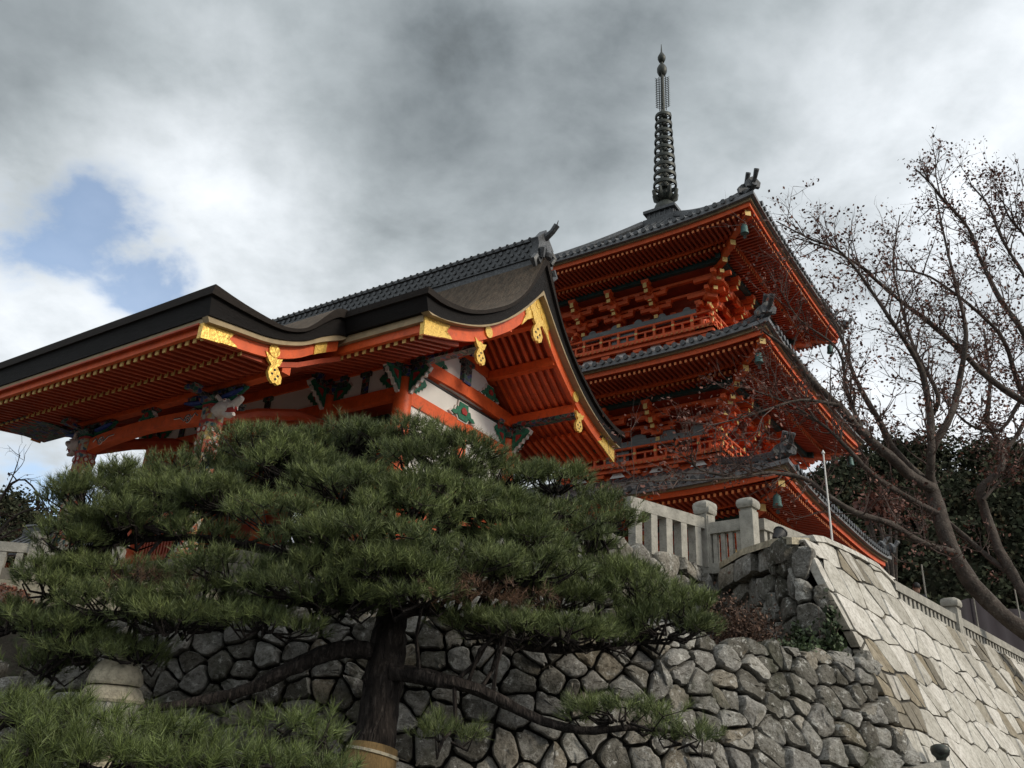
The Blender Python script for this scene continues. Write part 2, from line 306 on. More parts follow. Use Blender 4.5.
# ------------------------------------------------------------------ ground, terraces, hill
def structure(o): o['kind'] = 'structure'; return o
g = MB(); g.add([(-500, -300, 0), (500, -300, 0), (500, 700, 0), (-500, 700, 0)], [(0, 1, 2, 3)]); structure(g.build('ground', 'asphalt'))
# plan of the upper terrace
D41 = np.array([math.sin(R_(41.5)), math.cos(R_(41.5))])          # the way the dressed wall runs
PC, PA, PB, PT = (1.4, 12.9), (3.62, 15.15), (4.2, 14.5), (4.35, 12.4)
PF = (PT[0]+D41[0]*45, PT[1]+D41[1]*45)
def terrace(name, poly, z, th, m):
    t = MB(); k = len(poly); c = np.mean(np.array(poly), axis=0)
    t.add([(x, y, z) for x, y in poly]+[(x, y, z-th) for x, y in poly]+[(c[0], c[1], z)], [(j, k+j, k+(j+1) % k, (j+1) % k) for j in range(k)]+[(j, (j+1) % k, 2*k) for j in range(k)])
    return structure(t.build(name, m))
inset = 0.25
terrace('terrace_ground', [(-40, 19.5), (-9, 18.6), (-3.6, 14.9), (PC[0]+0.05, PC[1]+inset), (PA[0]-0.1, PA[1]+inset), (PB[0]+0.2, PB[1]+0.1), (PT[0]+0.4, PT[1]+0.75), (PF[0]-0.3, PF[1]+0.5), (34, 60), (-40, 60)], 5.12, 5.1, 'paving')
terrace('ledge_ground', [(-30, 10.4), (-4.8, 10.9), (1.8, 10.75), (4.6, 11.95), (4.3, 12.3), (4.2, 15.5), (-30, 19)], 3.22, 3.2, 'earth')
def hill_z(x, y):
    a = 33*np.exp(-(((x-46)/34)**2+((y-100)/34)**2)); b = 29*np.exp(-(((x+75)/42)**2+((y-115)/35)**2)); c = 20*np.exp(-(((x-110)/50)**2+((y-90)/50)**2))
    d = 10*np.exp(-(((x+0)/70)**2+((y-150)/30)**2)); return a+b+c+d+0.01
nx, ny = 70, 44; xs = np.linspace(-200, 220, nx); ys = np.linspace(61, 240, ny); X, Yg = np.meshgrid(xs, ys); Z = hill_z(X, Yg)
V = np.stack([X.ravel(), Yg.ravel(), Z.ravel()], 1); idx = np.arange(nx*ny).reshape(ny, nx)
F = np.stack([idx[:-1, :-1].ravel(), idx[:-1, 1:].ravel(), idx[1:, 1:].ravel(), idx[1:, :-1].ravel()], 1)
structure(npmesh('hills', V, F, 'forest_floor'))

# ------------------------------------------------------------------ leaves and needles
def norm(a): return a/(np.linalg.norm(a, axis=-1, keepdims=True)+1e-9)
def leaf_cards(P, size, jitter=0.4, aspect=0.7, flat=0.0):       # little quads at points P
    n = len(P); a = norm(rng.normal(size=(n, 3))); b = norm(np.cross(a, rng.normal(size=(n, 3))))
    if flat: a[:, 2] *= 1-flat; b[:, 2] *= 1-flat
    s = (size*(1+jitter*rng.uniform(-1, 1, n)))[:, None]; a = a*s*0.5; b = b*s*0.5*aspect
    V = np.stack([P-a, P-b*0.9+a*0.1, P+a, P+b], 1).reshape(-1, 3); F = np.arange(4*n).reshape(n, 4); return V, F
def needles(P, A, n, length, width, spread):                     # tufts of needles at P pointing along A
    k = len(P); P = np.repeat(P, n, 0); A = np.repeat(A, n, 0); m = len(P)
    r = rng.normal(size=(m, 3)); r -= A*np.sum(r*A, 1)[:, None]; r = norm(r)
    ph = rng.uniform(0.15, spread, m)[:, None]; d = norm(A*np.cos(ph)+r*np.sin(ph)); d[:, 2] += 0.12; d = norm(d)
    ln = (length*rng.uniform(0.7, 1.15, m))[:, None]; base = P+A*rng.uniform(-0.05, 0.05, m)[:, None]
    w = norm(np.cross(d, rng.normal(size=(m, 3))))*width*0.5
    V = np.stack([base-w, base+w, base+d*ln], 1).reshape(-1, 3); return V, np.arange(3*m).reshape(m, 3)

# far wood on the hills: reads as one mass
cx = []
for _ in range(2600):
    x = rng.uniform(-110, 125); y = rng.uniform(62, 118); z = float(hill_z(np.array(x), np.array(y)))
    if z > 0.6: cx.append((x, y, z, rng.uniform(1.6, 3.4)))
cx = [q for q in cx if abs(q[0]/q[1]-.47) < .34 or abs(q[0]/q[1]+.5) < .2][:760]; PV = []
for x, y, z, r in cx:
    n = 260; d = norm(rng.normal(size=(n, 3))); d[:, 2] = np.abs(d[:, 2])*1.1-0.15
    PV.append(np.array([x, y, z+r*0.7])+d*r*rng.uniform(0.75, 1.08, n)[:, None])
V, F = leaf_cards(np.concatenate(PV), 0.46, 0.4, 0.8); npmesh('hillside_wood', V, F, 'wood_leaf', kind='stuff')

# ------------------------------------------------------------------ the west gate (local X along the ridge, near gable at +X; Y to the back)
GZ = 5.2
gate = thing('temple_gate', 'vermilion temple gate with dark bark roof, gilt bargeboards and white gable panels above the pine', 'gate', (-5.29, 23.90, GZ), R_(-34))
def GM(): return MB((0, 0, -GZ))
TOP = [(0, 14.50), (.32, 13.86), (.8, 13.0), (1.3, 12.40), (1.9, 11.9), (3.0, 11.24), (4.0, 10.97), (4.7, 10.97)]
BOT = [(0, 13.35), (.3, 13.0), (1.0, 12.27), (1.9, 11.5), (2.9, 10.93), (4.0, 10.54), (4.55, 10.48)]
BHI = [(0, 13.2), (.23, 13.0), (.8, 12.38), (1.44, 11.8), (2.43, 11.1), (3.55, 10.64), (4.42, 10.43)]
BLO = [(0, 12.62), (.47, 12.3), (.9, 11.88), (1.41, 11.47), (2.4, 10.80), (3.15, 10.45), (4.38, 10.04)]
def sym(p, k=3): c = curve(p, k); return [(-y, z) for y, z in reversed(c)][:-1]+c
def res(line, ys):                                  # resample a (y,z) line
    a = np.array(line); a = a[np.argsort(a[:, 0])]; return [(y, float(np.interp(y, a[:, 0], a[:, 1]))) for y in ys]
def band(hi, lo, n=28):                             # two lines paired point by point by arc length
    def rs(l):
        a = np.array(l); s = np.concatenate([[0], np.cumsum(np.linalg.norm(np.diff(a, axis=0), axis=1))]); t = np.linspace(0, s[-1], n)
        return [(float(np.interp(q, s, a[:, 0])), float(np.interp(q, s, a[:, 1]))) for q in t]
    return rs(hi), rs(lo)
def shift(p, d): return [(y, z+d) for y, z in p]
half = lambda p, s, k=3: [(s*y, z) for y, z in curve(p, k)]
# roof: black thatch body, bark rim and surface, tan lath under it
roof = GM()
for s in (-1, 1):
    mid = [((a[0]*.32+b[0]*.68), (a[1]*.32+b[1]*.68)) for a, b in zip(*band(half(BOT, s), half(TOP, s)))]
    a, b = band(mid, half(BOT, s)); roof.slab(a, b, -7.22, 7.22)
roof_o = roof.build('thatched_roof', 'thatch_edge', gate, smooth=50)
rim = GM()
for s in (-1, 1):
    mid = [((a[0]*.32+b[0]*.68), (a[1]*.32+b[1]*.68)) for a, b in zip(*band(half(BOT, s), half(TOP, s)))]
    mid = [(y+s*0.05*(abs(y)/4.7), z) for y, z in mid]
    a, b = band(half(TOP, s), mid); rim.slab(a, b, -7.30, 7.30, mi=0, mtop=1)
rim.build('bark_covering', ['bark_rim', 'bark'], roof_o, smooth=50)
lath = GM()
for s in (-1, 1):
    a, b = band(shift(half(BOT, s), -0.006), shift(half(BHI, s), 0.006))
    for e in (-1, 1): lath.slab(a, b, e*7.13-0.1, e*7.13+0.1)
    lath.b2(-7.03, 7.03, min(s*4.47, s*4.30), max(s*4.47, s*4.30), 10.31, 10.475)
lath.build('eave_lath', 'tan', roof_o)
deck = GM()
for s in (-1, 1):
    a, b = band(shift(half(BOT, s), -0.08), shift(half(BOT, s), -0.13)); a = [p for p in a if abs(p[0]) < 4.3]; b = b[:len(a)]
    deck.slab(a, b, -6.95, 6.95)
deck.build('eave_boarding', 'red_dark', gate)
fas = GM()
for s in (-1, 1): fas.b2(-6.95, 6.95, min(s*4.28, s*4.38), max(s*4.28, s*4.38), 10.12, 10.305)
fas.build('eave_fascia', 'vermilion', gate)
# tiled ridge with rows of tile ends
rd = GM(); rd.b2(-7.0, 7.0, -.17, .17, 14.0, 14.34); rd.b2(-7.0, 7.0, -.21, .21, 14.34, 14.84)
rd.b2(-7.05, 7.05, -.27, .27, 14.84, 14.92); rd.tube([(-7.15, 0, 14.99), (7.15, 0, 14.99)], .13, 10)
ridge = rd.build('ridge', 'tile', gate, smooth=40)
rt = GM()
for i in range(58):
    x = -6.9+i*.242
    for s in (-1, 1):
        for k, z in enumerate((14.45, 14.60, 14.75)): rt.tube([(x+(k % 2)*.12, s*.16, z), (x+(k % 2)*.12, s*.245, z)], .062, 7)
        rt.tube([(x, s*.1, 14.97), (x, s*.30, 14.90)], .05, 6)
rt.build('ridge_tile_ends', 'tile', ridge, smooth=40)
for e in (1, -1):
    oni = GM()
    oni.prism([(-.42, -.15), (-.34, .25), (-.42, .42), (-.2, .62), (0, .88), (.2, .62), (.42, .42), (.34, .25), (.42, -.15), (.2, -.32), (0, -.2), (-.2, -.32)], (e*7.12, 0, 14.38), (0, 1, 0), (0, 0, 1), .22)
    for s in (-1, 1):
        oni.tube([(e*7.26, s*.22, 14.25), (e*7.32, s*.30, 14.45), (e*7.30, s*.16, 14.58), (e*7.28, s*.08, 14.46)], [.08, .09, .07, .05], 7)
        oni.tube([(e*7.2, s*.42, 14.2), (e*7.2, s*.55, 14.02), (e*7.2, s*.42, 13.88)], [.09, .1, .06], 7)
    oni.lathe([(0.01, -.14), (.13, -.1), (.17, 0), (.13, .1), (.01, .14)], (e*7.27, 0, 14.42), 10)
    oni.tube([(e*6.95, 0, 14.93), (e*7.22, 0, 15.0), (e*7.42, 0, 15.13), (e*7.56, 0, 15.30)], [.12, .10, .085, .09], 9)
    oni.tube([(e*7.55, 0, 15.28), (e*7.60, 0, 15.44)], [.025, .01], 5)
    oni.build('ridge_end_ornament', 'tile', gate, smooth=40)
# podium, columns, beams, walls
GM().b2(-6.2, 6.2, -3.4, 3.4, 5.2, 5.85).b2(-6.0, 6.0, -3.2, 3.2, 5.85, 5.95).build('podium', 'granite', gate)
CX = (4.78, 2.3, -2.3, -4.78)
for x in CX:
    for y in (-2.3, 0, 2.3):
        GM().lathe([(.30, 5.95), (.30, 6.03), (.225, 6.06), (.225, 9.7), (.19, 10.32) if y or abs(x) < 4 else (.225, 9.72)], (x, y, 0), 20).build('column', 'vermilion', gate, smooth=40)
def beam(*b, m='vermilion', n='tie_beam'): return GM().b2(*b).build(n, m, gate)
for s in (-1, 1):
    for x0, x1 in ((2.3, 4.78), (-2.3, 2.3), (-4.78, -2.3)):
        beam(x0, x1, s*2.3-.085, s*2.3+.085, 9.80, 10.13); beam(x0, x1, s*2.3-.07, s*2.3+.07, 7.6, 7.86)
for x in (4.78, -4.78):
    e = 1 if x > 0 else -1
    for y0, y1 in ((-2.3, 0), (0, 2.3)):
        beam(x-.085, x+.085, y0, y1, 9.72, 10.06); beam(x-.085, x+.085, y0, y1, 7.6, 7.9)
    k = GM(); a = curve([(-2.85, 10.98), (-2.0, 11.08), (0, 11.13), (2.0, 11.08), (2.85, 10.98)], 4); k.slab(a, [(y, z-.40+.05*(1-abs(y)/2.85)) for y, z in a], x-.13, x+.13); k.build('rainbow_beam', 'vermilion', gate, smooth=40)
    k = GM(); a = curve([(-1.5, 11.95), (-.7, 12.02), (0, 12.04), (.7, 12.02), (1.5, 11.95)], 3); k.slab(a, [(y, z-.28) for y, z in a], x-.1, x+.1); k.build('rainbow_beam', 'vermilion', gate, smooth=40)
    # plaster: three fields and the gable triangle
    w = GM()
    for y0, y1 in ((-2.1, -.12), (.12, 2.1)): w.b2(x-.04, x+.04, y0, y1, 7.9, 9.72)
    w.b2(x-.04, x+.04, -2.2, 2.2, 10.06, 10.66)
    tri = [(y, interp(shift(BLO, -.1), abs(y))) for y in np.linspace(-2.3, 2.3, 17)]; w.slab(tri, [(y, 10.75) for y, z in tri], x-.035, x+.035)
    w.build('plaster_panel', 'plaster', gate)
    GM().b2(x-.075, x+.075, -2.1, 2.1, 6.1, 7.6).build('board_wall', 'red_dark', gate)
    GM().b2(x-.095, x+.095, -.115, .115, 7.9, 9.72).build('gable_post', 'vermilion', gate)
    GM().b2(x+e*.05-.02, x+e*.05+.02, -2.0, 2.0, 10.60, 10.655).build('beam_groove', 'black', gate)
wv = ((2.3, 4.78), (-2.3, 2.3), (-4.78, -2.3))
w = GM()
for s in (-1, 1):
    for x0, x1 in wv: w.b2(x0+.1, x1-.1, s*2.3-.03, s*2.3+.03, 10.13, 10.74)
w.build('plaster_panel', 'plaster', gate)
for x in (-3.6, 3.6): GM().b2(x-1.1, x+1.1, -.05, .05, 5.95, 9.75).build('partition', 'red_dark', gate)
GM().b2(-2.3, 2.3, -.06, .06, 9.2, 10.7).build('transom', 'dark_green', gate)
for x in (2.2, -2.2): 
    dk = GM(); dk.b2(x-1.05 if x > 0 else x, x if x > 0 else x+1.05, .08, .16, 6.0, 9.2); dk.build('door_leaf', 'red_dark', gate)
GM().b2(-4.7, 4.7, -2.2, 2.2, 10.70, 10.735).build('ceiling', 'red_dark', gate)
for x0, x1 in ((2.55, 4.55), (-4.55, -2.55)):
    lat = GM().b2(x0-.05, x1+.05, -2.315, -2.285, 6.6, 6.7)
    for i in range(16): lat.b2(x0+i*.13, x0+i*.13+.05, -2.33, -2.27, 5.95, 7.6)
    lat.build('lattice', 'red_dark', gate)
# bracket clusters
def nosing(mb_, o, ax, s=1.0):         # carved wing-like nosing hanging beside a column head
    P = [(0, .42), (.55, .42), (.66, .30), (.60, .20), (.52, .22), (.50, .08), (.40, .10), (.36, -.04), (.26, -.02), (.22, -.16), (.12, -.14), (.06, -.30), (0, -.30)]
    mb_.prism([(a*s, b*s) for a, b in P], o, ax, (0, 0, 1), .10, 1); c = [(a*.90*s+.01, (b*.88+.02)*s) for a, b in P]; mb_.prism(c, o, ax, (0, 0, 1), .14, 0)
    mb_.prism([(a*.30*s+.14*s, (b*.30+.10)*s) for a, b in P], o, ax, (0, 0, 1), .17, 2)
for x in CX:
    for y in (-2.3, 2.3):
        sy = 1 if y > 0 else -1; b = GM()
        b.box((x, y, 10.42), (.42, .42, .2), taper=1.2); b.b2(x-.62, x+.62, y-.075, y+.075, 10.46, 10.64)
        for dx in (-.52, 0, .52): b.box((x+dx, y, 10.70), (.22, .24, .13), taper=1.15)
        b.b2(x-.075, x+.075, y-.62, y+.62, 10.465, 10.645)
        for dy in (-.5, .5): b.box((x, y+dy, 10.70), (.24, .22, .13), taper=1.15)
        bo = b.build('bracket_set', 'painted', gate)
        nb = GM()
        for ax in ((1, 0, 0), (-1, 0, 0), (0, 1, 0), (0, -1, 0)):
            if abs(x) < 4 and ax[1] == -sy: continue
            nosing(nb, (x+ax[0]*.2, y+ax[1]*.2, 10.18), ax, .95)
        nb.build('carved_nosing', ['green', 'white_paint', 'crimson'], bo)
# frog-leg struts on the gable beams
def frog(parent, x, y, z, s, ax=(0, 1, 0), nm='frog_leg_strut'):
    P = [(-.62, 0), (-.50, .10), (-.40, .10), (-.34, .26), (-.24, .24), (-.22, .44), (.22, .44), (.24, .24), (.34, .26), (.40, .10), (.50, .10), (.62, 0), (.45, -.05), (.3, .02), (.2, -.12), (-.2, -.12), (-.3, .02), (-.45, -.05)]
    f = GM(); f.prism([(a*s, b*s) for a, b in P], (x, y, z), ax, (0, 0, 1), .12, 1); f.prism([(a*.86*s, (b*.86+.02)*s) for a, b in P], (x, y, z), ax, (0, 0, 1), .18, 0)
    f.prism([(-.09*s, .08*s), (-.13*s, .18*s), (-.05*s, .27*s), (.05*s, .27*s), (.13*s, .18*s), (.09*s, .08*s)], (x, y, z), ax, (0, 0, 1), .23, 2)
    return f.build(nm, ['green', 'white_paint', 'crimson'], parent)
for e in (1, -1):
    frog(gate, e*4.82, 0, 10.14, .98); frog(gate, e*4.82, -1.25, 11.18, .8); frog(gate, e*4.82, 1.15, 11.18, .8)
    s_ = GM(); s_.box((e*4.8, 0, 11.4), (.3, .34, .6)); s_.box((e*4.8, 0, 11.72), (.36, .5, .12)); s_.box((e*4.8, 0, 12.15), (.26, .3, .3)); s_.build('gable_strut', 'painted', gate)
for s in (-1, 1):
    for x in (3.54, 0, -3.54): GM().box((x, s*2.3, 10.42), (.2, .16, .56)).box((x, s*2.3, 10.68), (.34, .2, .12)).build('strut', 'painted', gate)
# purlins
def purlin(y, z, h=.27, w=.2): return GM().b2(-6.98, 6.98, y-w/2, y+w/2, z, z+h).build('purlin', 'vermilion', gate)
for s in (-1, 1): purlin(s*2.3, 10.735, .26); purlin(s*1.12, 11.68, .24)
purlin(0, 12.32, .28, .22)
for s in (-1, 1):
    for e in (-1, 1): GM().b2(e*6.0-.98, e*6.0+.98, s*2.3-.14, s*2.3+.14, 10.64, 10.732).build('purlin_corbel', 'painted', gate)
# rafters: up to a hundred as parts of their own, the hidden rest as one part
spare = GM(); n_raf = 0
def rafter(mk, show):
    global n_raf
    if show and n_raf < 100:
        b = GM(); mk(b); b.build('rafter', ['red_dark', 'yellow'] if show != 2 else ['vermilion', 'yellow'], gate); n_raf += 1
    else: mk(spare)
def rpath(ys, off, s): return [(s*y, interp(BLO, y)+off) for y in ys]
def raf_base(x, s):
    def mk(b):
        a = rpath((.12, .6, 1.1, 1.7, 2.4, 3.0, 3.52), .30, s); lo = [(y, z-.12) for y, z in a]; b.slab(a, lo, x-.045, x+.045)
        b.b2(x-.046, x+.046, min(s*3.52, s*3.535), max(s*3.52, s*3.535), lo[-1][1]-.002, a[-1][1]+.002, 1)
    return mk
def raf_fly(x, s):
    def mk(b):
        p, q = (x, s*3.0, 10.47), (x, s*4.26, 10.10); b.bar(p, q, .085, .105); b.b2(x-.046, x+.046, min(s*4.255, s*4.28), max(s*4.255, s*4.28), 10.03, 10.155, 1)
    return mk
xs_r = [6.85-.229*i for i in range(60)]
KX = 4.65; PZ = lambda y: interp([(-8, 8.84), (-7.28, 8.96), (-6.43, 9.12), (-5.66, 9.43), (-5.14, 9.79), (-4.4, 10.35)], y)
def k_out(x):
    def mk(b): b.bar((x, -6.3, 9.17), (x, -7.84, 8.94), .085, .105); b.b2(x-.046, x+.046, -7.862, -7.835, 8.88, 9.0, 1)
    return mk
def k_in(x):
    def mk(b):
        a = [(-4.3, 10.1), (-4.9, 9.78), (-5.5, 9.43), (-6.1, 9.18), (-6.95, 9.08)]; b.slab(a, [(y, z-.12) for y, z in a], x-.045, x+.045); b.b2(x-.046, x+.046, -6.975, -6.948, 8.955, 9.085, 1)
    return mk
kxs = [KX-.12-.229*i for i in range(41)]
for x in kxs: rafter(k_out(x), 1)
for x in xs_r[:9]: rafter(raf_base(x, 1), 2)
for x in xs_r[:9]: rafter(raf_fly(x, 1), 2)
for x in xs_r[:16]: rafter(raf_fly(x, -1), 1)
for x in xs_r[:9]: rafter(raf_base(x, -1), 2)
for x in kxs: rafter(k_in(x), 1)
for x in xs_r[9:]:
    rafter(raf_base(x, 1), 0); rafter(raf_base(x, -1), 0); rafter(raf_fly(x, 1), 0)
for x in xs_r[16:]:
    if abs(x) > KX: rafter(raf_fly(x, -1), 0)
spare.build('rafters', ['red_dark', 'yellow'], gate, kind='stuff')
# bargeboards with gilt plates, discs and pendants
def barge(hi, lo, xc, th, parent, name='bargeboard'):
    a, b = band(hi, lo, 20); return GM().slab(a, b, xc-th/2, xc+th/2).build(name, 'vermilion', parent, smooth=40)
def pendant(parent, x, y, z, s=1.0, sweep=0.0):
    P = [(-.30, .22), (-.12, .16), (0, .20), (.12, .16), (.30, .22), (.20, .02), (.10, -.06), (.17, -.16), (.24, -.30), (.20, -.46), (.08, -.54), (0, -.50), (-.08, -.54), (-.20, -.46), (-.24, -.30), (-.17, -.16), (-.10, -.06), (-.20, .02)]
    f = GM(); f.prism([((a+sweep*b)*s, b*s) for a, b in P], (x, y, z), (0, 1, 0), (0, 0, 1), .07)
    o = f.build('pendant', 'gold', parent)
    h = GM()
    for a, b in ((-.1, -.3), (.1, -.3), (0, -.42), (0, -.2)): h.lathe([(.03, -.002), (.03, .002)], (0, 0, 0), 8)
    h.v = []; h.f = []; h.m = []
    sg = 1 if x > 0 else -1
    for a, b in ((-.1, -.30), (.1, -.30), (0, -.41), (0, -.17)):
        h.tube([(x+sg*.03, y+(a+sweep*b)*s, z+b*s), (x+sg*.042, y+(a+sweep*b)*s, z+b*s)], .035*s, 8)
    h.build('pendant_piercing', 'dark_metal', o); return o
def gilt_run(parent, hi, lo, x, i0, i1, n=20, wavy=True):           # gold plate over a stretch of a bargeboard
    a, b = band(hi, lo, n); sg = 1 if x > 0 else -1; a, b = a[i0:i1+1], b[i0:i1+1]
    a = [(y, z+.008) for y, z in a]; b = [(y, z-.012) for y, z in b]
    return GM().slab(a, b, x-.018, x+.018).build('gilt_plate', 'gold', parent)
def cloud_plate(parent, hi, lo, x, n, i, d):                        # the scalloped inner end of a corner plate
    a, b = band(hi, lo, n); c = np.array(a[i]); e = np.array(b[i]); f = np.array(a[i+d]); t = (f-c)/np.linalg.norm(f-c); w = e-c
    P = [(0, 0), (.42, .02), (.36, .20), (.22, .30), (.30, .42), (.14, .52), (.26, .66), (.50, .84), (.56, .98), (0, 1)]
    poly = [tuple(c+t*p[0]*.75+w*p[1]) for p in P]; return GM().prism(poly, (x, 0, 0), (0, 1, 0), (0, 0, 1), .034).build('gilt_plate', 'gold', parent)
for e in (1, -1):
    xb = e*7.0; xf = xb+e*.052
    for s in (-1, 1):
        hi, lo = half(BHI, s), half(BLO, s); bo = barge(hi, lo, xb, .085, gate)
        gilt_run(bo, hi, lo, xf, 17, 19); cloud_plate(bo, hi, lo, xf, 20, 17, -1)
        gilt_run(bo, hi, lo, xf, 0, 2); cloud_plate(bo, hi, lo, xf, 20, 2, 1)
        c = (s*2.12, interp(BHI, 2.12)*.5+interp(BLO, 2.12)*.5)
        GM().tube([(xf-.01, c[0], c[1]), (xf+e*.03, c[0], c[1])], .15, 16).build('gilt_disc', 'gold', bo, smooth=40)
        GM().b2(min(xb-e*.05, xf+e*.02), max(xb-e*.05, xf+e*.02), min(s*4.385, s*4.44), max(s*4.385, s*4.44), 10.02, 10.44).build('gilt_plate', 'gold', bo)
        pendant(gate, xb+e*.03, s*2.38, 10.62, .76, .12*s)
    pendant(gate, xb+e*.06, 0, 12.40, 1.0)
    for py, pz in ((-.28, 12.72), (0, 12.95), (.28, 12.72)): GM().tube([(xf, py, pz), (xf+e*.03, py, pz)], .1, 12).build('gilt_disc', 'gold', gate, smooth=40)

# the porch: its roof carries the front slope on
KTOP = [(-4.66, 11.02), (-4.95, 10.92), (-5.25, 10.60), (-5.71, 10.08), (-6.22, 9.83), (-6.72, 9.79), (-7.44, 9.80), (-8.12, 9.86)]
KBOT = [(-4.4, 10.47), (-4.75, 10.38), (-5.2, 10.12), (-5.7, 9.78), (-6.5, 9.48), (-7.3, 9.35), (-8.06, 9.24)]
KHI = [(-4.55, 10.34), (-5.18, 10.0), (-5.71, 9.67), (-6.49, 9.37), (-7.34, 9.23), (-8.0, 9.12)]
KLO = [(-4.55, 10.10), (-5.14, 9.78), (-5.66, 9.43), (-6.43, 9.12), (-7.28, 8.97), (-7.97, 8.84)]
kt, kb, kh, kl = curve(KTOP, 3), curve(KBOT, 3), curve(KHI, 3), curve(KLO, 3)
mid = [((a[0]*.34+b[0]*.66), (a[1]*.34+b[1]*.66)) for a, b in zip(*band(kb, kt))]
pr = GM(); a, b = band(mid, kb); pr.slab(a, b, -4.88, 4.88); pro = pr.build('porch_roof', 'thatch_edge', gate, smooth=50)
pr = GM(); a, b = band(kt, [(y-.05*(-(y+4.4)/3.6), z) for y, z in mid]); pr.slab(a, b, -4.96, 4.96, mi=0, mtop=1); pr.build('bark_covering', ['bark_rim', 'bark'], pro, smooth=50)
pr = GM(); a, b = band(shift(kb, -.005), shift(kh, .005))
for e in (-1, 1): pr.slab(a, b, e*4.76-.08, e*4.76+.08)
pr.b2(-4.68, 4.68, -8.03, -7.86, 9.135, 9.235); pr.build('eave_lath', 'tan', pro)
pr = GM(); a, b = band(shift(kb, -.10), shift(kb, -.14)); pr.slab(a[1:], b[1:], -4.6, 4.6); pr.build('eave_boarding', 'red_dark', pro)
GM().b2(-4.6, 4.6, -7.96, -7.87, 8.97, 9.13).b2(-4.6, 4.6, -7.0, -6.93, 9.09, 9.16).build('eave_fascia', 'vermilion', pro)
for e in (1, -1):
    xb = e*KX; xf = xb+e*.05; bo = barge(kh, kl, xb, .08, gate)
    gilt_run(bo, kh, kl, xf, 17, 19); cloud_plate(bo, kh, kl, xf, 20, 17, -1); gilt_run(bo, kh, kl, xf, 2, 4)
    GM().b2(min(xb-e*.05, xf+e*.02), max(xb-e*.05, xf+e*.02), -8.03, -7.975, 8.82, 9.13).build('gilt_plate', 'gold', bo)
    GM().tube([(xf-.01, -6.28, 9.32), (xf+e*.03, -6.28, 9.32)], .14, 16).build('gilt_disc', 'gold', bo, smooth=40)
    if e > 0: pendant(gate, xb+e*.03, -6.22, 9.06, .78, -.25)
GM().b2(-4.75, 4.55, -5.86, -5.64, 9.06, 9.27).build('purlin', 'vermilion', gate)
GM().b2(-4.78, -4.74, -5.88, -5.62, 9.04, 9.29).build('gilt_plate', 'gold', gate)
GM().b2(-4.5, -3.0, -6.98, -5.66, 9.0, 9.05).build('eave_corbel', 'painted', gate)
PXs = (2.42, -2.2)
for x in PXs:
    p = GM(); P8 = [(-.20, -.13), (-.13, -.20), (.13, -.20), (.20, -.13), (.20, .13), (.13, .20), (-.13, .20), (-.20, .13)]
    p.prism(P8, (x, -5.75, 7.05), (1, 0, 0), (0, 1, 0), 3.3); po = p.build('porch_pillar', 'painted_pillar', gate)
    q = GM()
    for z in (8.66, 8.30, 7.6): q.prism([(a*1.04, b*1.04) for a, b in P8], (x, -5.75, z), (1, 0, 0), (0, 1, 0), .06)
    q.prism([(a*1.06, b*1.06) for a, b in P8], (x, -5.75, 8.74), (1, 0, 0), (0, 1, 0), .05, 1); q.build('painted_band', ['crimson', 'green'], po)
    for a in range(4):
        dx, dy = ((0, -1), (1, 0), (0, 1), (-1, 0))[a]
        for z in (8.11, 7.8):
            for k_ in (-.085, .085):
                q = GM(); c = np.array((x+dx*.2+dy*k_, -5.75+dy*.2+dx*k_, z)); q.tube([c, c+np.array((dx, dy, 0))*.016], .075, 10, 0); q.tube([c, c+np.array((dx, dy, 0))*.022], .045, 10, 1)
                q.build('painted_medallion', ['crimson', 'white_paint'], po)
    b = GM(); b.box((x, -5.75, 8.80), (.44, .44, .1), taper=1.2); b.b2(x-.75, x+.75, -5.82, -5.68, 8.83, 8.92)
    for dx in (-.64, -.22, .22, .64): b.box((x+dx, -5.75, 8.95), (.2, .24, .07), taper=1.2)
    b.b2(x-.9, x+.9, -5.83, -5.67, 8.98, 9.055); b.b2(x-.07, x+.07, -6.55, -5.0, 8.835, 8.915)
    for dy in (-.6, .6): b.box((x, -5.75+dy, 8.95), (.24, .2, .07), taper=1.2)
    b.build('bracket_set', 'painted', gate)
    n_ = GM()
    for e in (-1, 1):
        n_.tube([(x+e*.2, -5.75, 8.80), (x+e*.55, -5.75, 8.84), (x+e*.85, -5.75, 8.95), (x+e*1.02, -5.75, 8.98)], [.07, .08, .06, .03], 7, 0)
        n_.tube([(x+e*.35, -5.85, 8.83), (x+e*.7, -5.85, 8.87), (x+e*.95, -5.85, 8.92)], [.05, .06, .03], 6, 1)
    n_.build('carved_nosing', ['green', 'blue'], gate)
